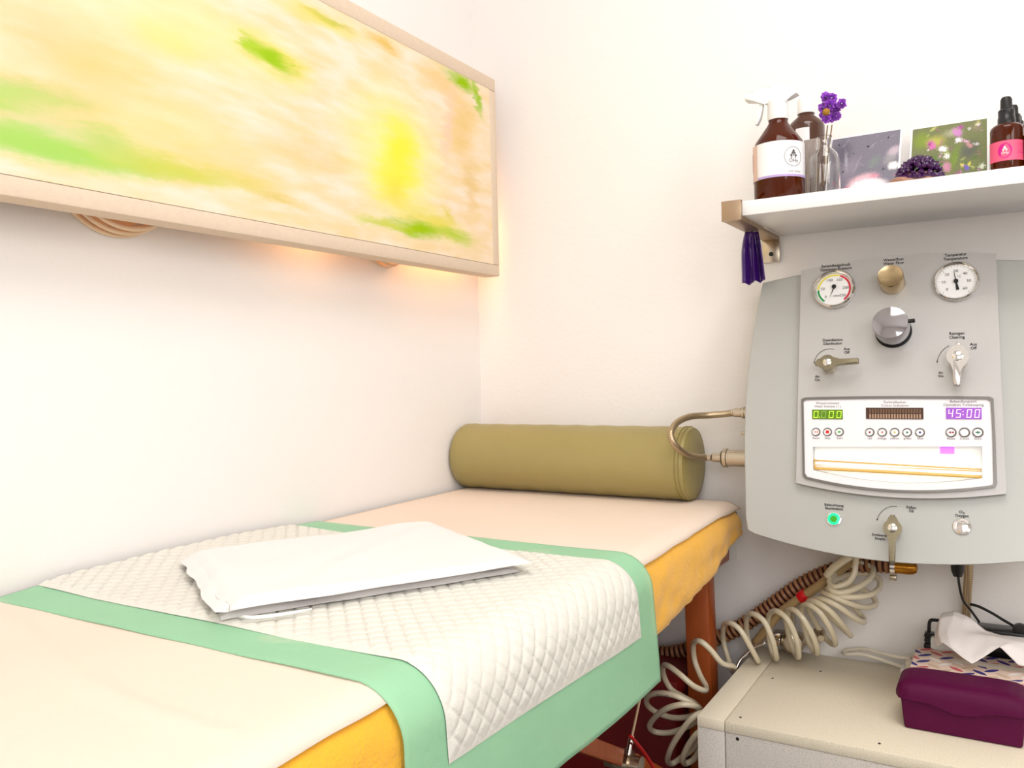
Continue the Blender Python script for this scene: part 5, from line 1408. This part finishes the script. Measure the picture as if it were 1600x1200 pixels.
# smooth tan hose with red clip
th_ = thing('tan_hose', 'smooth tan hose with a red clip in front of the ribbed drain hose', 'hose', P(1255, 932, -.08))
bm = B(); add_tube(bm, [P(1338, 866, -.095), P(1325, 880, -.09), P(1300, 900, -.088), P(1270, 922, -.086), P(1240, 942, -.084), P(1212, 964, -.080), P(1196, 985, -.072), P(1180, 1005, -.06)], .0088, 14); obj('hose_tube', bm, M['hose_tan'], th_, smooth=True)
bm = B(); c = P(1255, 932, -.086); d = (P(1270, 922, -.086) - P(1240, 942, -.084)); add_lathe(bm, [(0, -.008), (.0115, -.008), (.0125, -.004), (.0125, .005), (.0115, .008), (0, .008)], c, d, 20); obj('red_clip', bm, M['redclip'], th_, smooth=0.6)
bm = B(); add_tube(bm, [P(1330, 868, -.12), P(1312, 880, -.118), P(1300, 890, -.115), P(1292, 900, -.11)], .0075, 12); o = obj('short_tube', bm, M['tube'], th_, smooth=True, label='short cream hose end')
bm = B(); add_tube(bm, [P(1196, 1004, -.09), P(1178, 1012, -.09), P(1158, 1030, -.10), P(1150, 1046, -.11)], .0035, 10)
o = obj('steel_pipe', bm, M['chrome'], th_, smooth=True)
# valve group at the wall
vg = thing('wall_valve', 'chrome water valve group on the wall behind the coiled hose', 'valve', P(1232, 1000, -.04))
c = P(1238, 1003, -.05)
bm = B(); add_lathe(bm, [(0, 0), (.020, 0), (.022, .004), (.022, .016), (.017, .022), (.009, .024), (0, .024)], Vector((c.x, -.045, c.z)), (0.2, -1, 0.1), 32); obj('valve_disc', bm, M['satin'], vg, smooth=0.6)
bm = B(); add_lathe(bm, [(0, -.030), (.009, -.030), (.009, .0), (.011, 0), (.011, .03), (0, .03)], P(1233, 975, -.045), (0, 0, 1), 20); obj('valve_pipe', bm, M['satin'], vg, smooth=0.6)
c = P(1211, 999, -.060); bm = B()
for k in range(12):
    a = 2 * PI * k / 12; add_lathe(bm, [(0, -.011), (.0025, -.011), (.0025, .011), (0, .011)], c + Vector((0, math.cos(a) * .0105, math.sin(a) * .0105)), (1, 0, 0), 6)
add_lathe(bm, [(0, -.012), (.0105, -.012), (.0105, .012), (0, .012)], c, (1, 0, 0), 24); obj('valve_knob', bm, M['chrome'], vg, smooth=0.6, label='fluted chrome valve knob')
c = P(1280, 988, -.045); bm = B(); add_lathe(bm, [(0, 0), (.012, 0), (.013, .008), (.010, .022), (.006, .030), (0, .030)], c, (.3, -1, -.1), 24); obj('valve_handle', bm, M['satin'], vg, smooth=0.6)
bm = B(); add_box(bm, P(1212, 985, 0).x, P(1285, 985, 0).x, -.040, -.001, P(1240, 997, 0).z, P(1240, 985, 0).z, .004); obj('valve_body', bm, M['satin'], vg, smooth=0.6)

# coiled milky tube
co = [ # px, py, y
 (1338, 862, -.120), (1337, 880, -.120), (1334, 898, -.125), (1322, 912, -.130), (1303, 917, -.135), (1296, 908, -.12), (1306, 895, -.09), (1326, 884, -.07), (1348, 880, -.06), (1364, 888, -.07), (1358, 905, -.10), (1336, 920, -.13), (1312, 926, -.145), (1297, 920, -.14), (1302, 908, -.11),
 (1326, 898, -.07), (1352, 896, -.055), (1372, 903, -.06), (1374, 918, -.08), (1358, 930, -.12), (1330, 933, -.14), (1304, 930, -.14), (1294, 920, -.12), (1310, 912, -.09), (1340, 918, -.055), (1362, 930, -.045), (1368, 944, -.06), (1352, 949, -.10), (1328, 943, -.135), (1300, 931, -.145), (1286, 926, -.12),
 (1296, 924, -.085), (1322, 938, -.05), (1346, 962, -.045), (1350, 972, -.08), (1336, 966, -.12), (1308, 946, -.145), (1284, 936, -.14), (1272, 938, -.105), (1284, 950, -.07), (1306, 972, -.045), (1326, 990, -.06), (1328, 992, -.09), (1316, 976, -.13), (1296, 954, -.15), (1274, 940, -.145), (1262, 942, -.11),
 (1268, 962, -.07), (1286, 992, -.055), (1300, 1006, -.075), (1305, 1004, -.105), (1298, 984, -.14), (1282, 958, -.15), (1264, 945, -.14), (1253, 949, -.11),
 (1254, 968, -.08), (1262, 998, -.07), (1272, 1018, -.085), (1277, 1019, -.11), (1272, 998, -.14), (1256, 968, -.15), (1240, 953, -.14), (1229, 957, -.11),
 (1229, 978, -.08), (1237, 1008, -.07), (1244, 1024, -.085), (1248, 1025, -.11), (1245, 1000, -.14), (1232, 970, -.15), (1214, 955, -.14), (1202, 961, -.11),
 (1200, 982, -.08), (1204, 1010, -.075), (1211, 1028, -.09), (1213, 1026, -.12), (1207, 1000, -.145), (1194, 971, -.15), (1176, 959, -.14), (1167, 966, -.11),
 (1167, 990, -.08), (1174, 1014, -.08), (1182, 1033, -.10), (1184, 1032, -.13), (1172, 1010, -.15), (1157, 985, -.155), (1142, 974, -.145), (1131, 977, -.12),
 (1130, 1000, -.09), (1138, 1030, -.085), (1146, 1050, -.10), (1146, 1053, -.13), (1128, 1036, -.16), (1110, 1015, -.165), (1094, 1002, -.155), (1084, 1006, -.13),
 (1085, 1030, -.115), (1094, 1055, -.125), (1103, 1072, -.145), (1101, 1079, -.18), (1084, 1072, -.205), (1064, 1055, -.21), (1047, 1042, -.20), (1037, 1040, -.18), (1037, 1055, -.16),
 (1048, 1076, -.155), (1066, 1088, -.16), (1084, 1098, -.17), (1094, 1108, -.20), (1080, 1099, -.235), (1055, 1087, -.245), (1030, 1083, -.235), (1013, 1088, -.21), (1011, 1100, -.185), (1024, 1112, -.17), (1050, 1121, -.17), (1076, 1120, -.18),
 (1092, 1112, -.205), (1088, 1104, -.24), (1066, 1101, -.26), (1042, 1107, -.255), (1024, 1120, -.23), (1015, 1134, -.205), (1022, 1143, -.185), (1044, 1145, -.18), (1068, 1138, -.19), (1090, 1126, -.22),
 (1098, 1114, -.255), (1082, 1122, -.275), (1062, 1146, -.27), (1048, 1170, -.25), (1043, 1188, -.22), (1050, 1193, -.20), (1064, 1184, -.20), (1084, 1168, -.22), (1098, 1146, -.26), (1090, 1146, -.28), (1076, 1164, -.27), (1067, 1184, -.25), (1070, 1193, -.22), (1084, 1186, -.215), (1100, 1165, -.24), (1110, 1190, -.25), (1120, 1230, -.24)]
pts = []
start_ = [i for i, t_ in enumerate(co) if t_[:2] == (1110, 1015)][0]
for i_, (a, b, y_) in enumerate(co):
    k_ = max(0.0, min(1.0, (i_ - start_ + 5) / 6.0)); y_ -= 0.075 * k_
    p_ = P(a, b, y_)
    if p_.x > 0.676 and p_.z < CT + 0.0065 and not b > 1100: p_.z = CT + 0.0065
    pts.append(p_)
coil = thing('coiled_tube', 'milky coiled plastic tube hanging from the machine over the cabinet corner down beside it', 'hose', P(1200, 1000, -.1))
for p_ in pts:
    if p_.x > 0.672 and p_.z < CT: p_.x = min(p_.x, 0.676)
bm = B(); add_tube(bm, pts, 0.0054, 12, n=7); obj('tube', bm, M['tube'], coil, smooth=True)
# printing along the tube
def tube_print(a, b, s, n_):
    pa, pb_ = P(*a), P(*b); d = (pb_ - pa); L_k = d.length; d.normalize(); up = Vector((0, -1, 0)).cross(d).normalized()
    if up.z < 0: up = -up
    bm = B(); add_text(bm, s, 0.0052, lambda x, z: pa + d * (L_k / 2 + x) + up * z + Vector((0, -.0060, 0))); obj('tube_print', bm, M['print_grey'], coil)
tube_print((1022, 1084, -.315), (1052, 1087, -.320), 'ME CONSE', 1)

# ================================================================== under the table
bm = B(); add_box(bm, 0.12, 0.572, -0.20, -0.02, 0.0, 0.358, 0.006, 3)
rb = thing('red_storage_box', 'dark red storage box on the floor under the massage table head', 'box', (0.34, -0.11, 0))
obj('box_body', bm, M['redbox'], rb, smooth=0.6)
bm = B(); add_box(bm, 0.115, 0.577, -0.205, -0.015, 0.330, 0.362, 0.004, 2); obj('lid', bm, M['redbox'], rb, smooth=0.6)
# wall socket half hidden by the table corner
so = thing('wall_socket', 'white socket plate on the back wall at the table head corner', 'socket', (0.65, 0, 0.61))
q1 = P(1151.5, 872, 0)
bm = B(); add_box(bm, q1.x - .08, q1.x, -.010, -.0005, q1.z, q1.z + .08, .002); obj('socket_plate', bm, M['white'], so, smooth=0.6)
bm = B(); add_lathe(bm, [(.020, 0), (.0215, 0), (.0215, .0015), (.020, .0015)], (q1.x - .04, -.0095, q1.z + .04), (0, -1, 0), 28); obj('socket_ring', bm, M['white'], so, smooth=0.6)
# ceiling lamp that lights the room
cl = thing('ceiling_lamp', 'square white ceiling lamp panel above the room centre', 'lamp', (1.25, -1.10, 2.6))
bm = B(); add_box(bm, 0.78, 1.72, -1.57, -0.63, 2.545, 2.598, 0.004); obj('lamp_housing', bm, M['white'], cl, smooth=0.6)
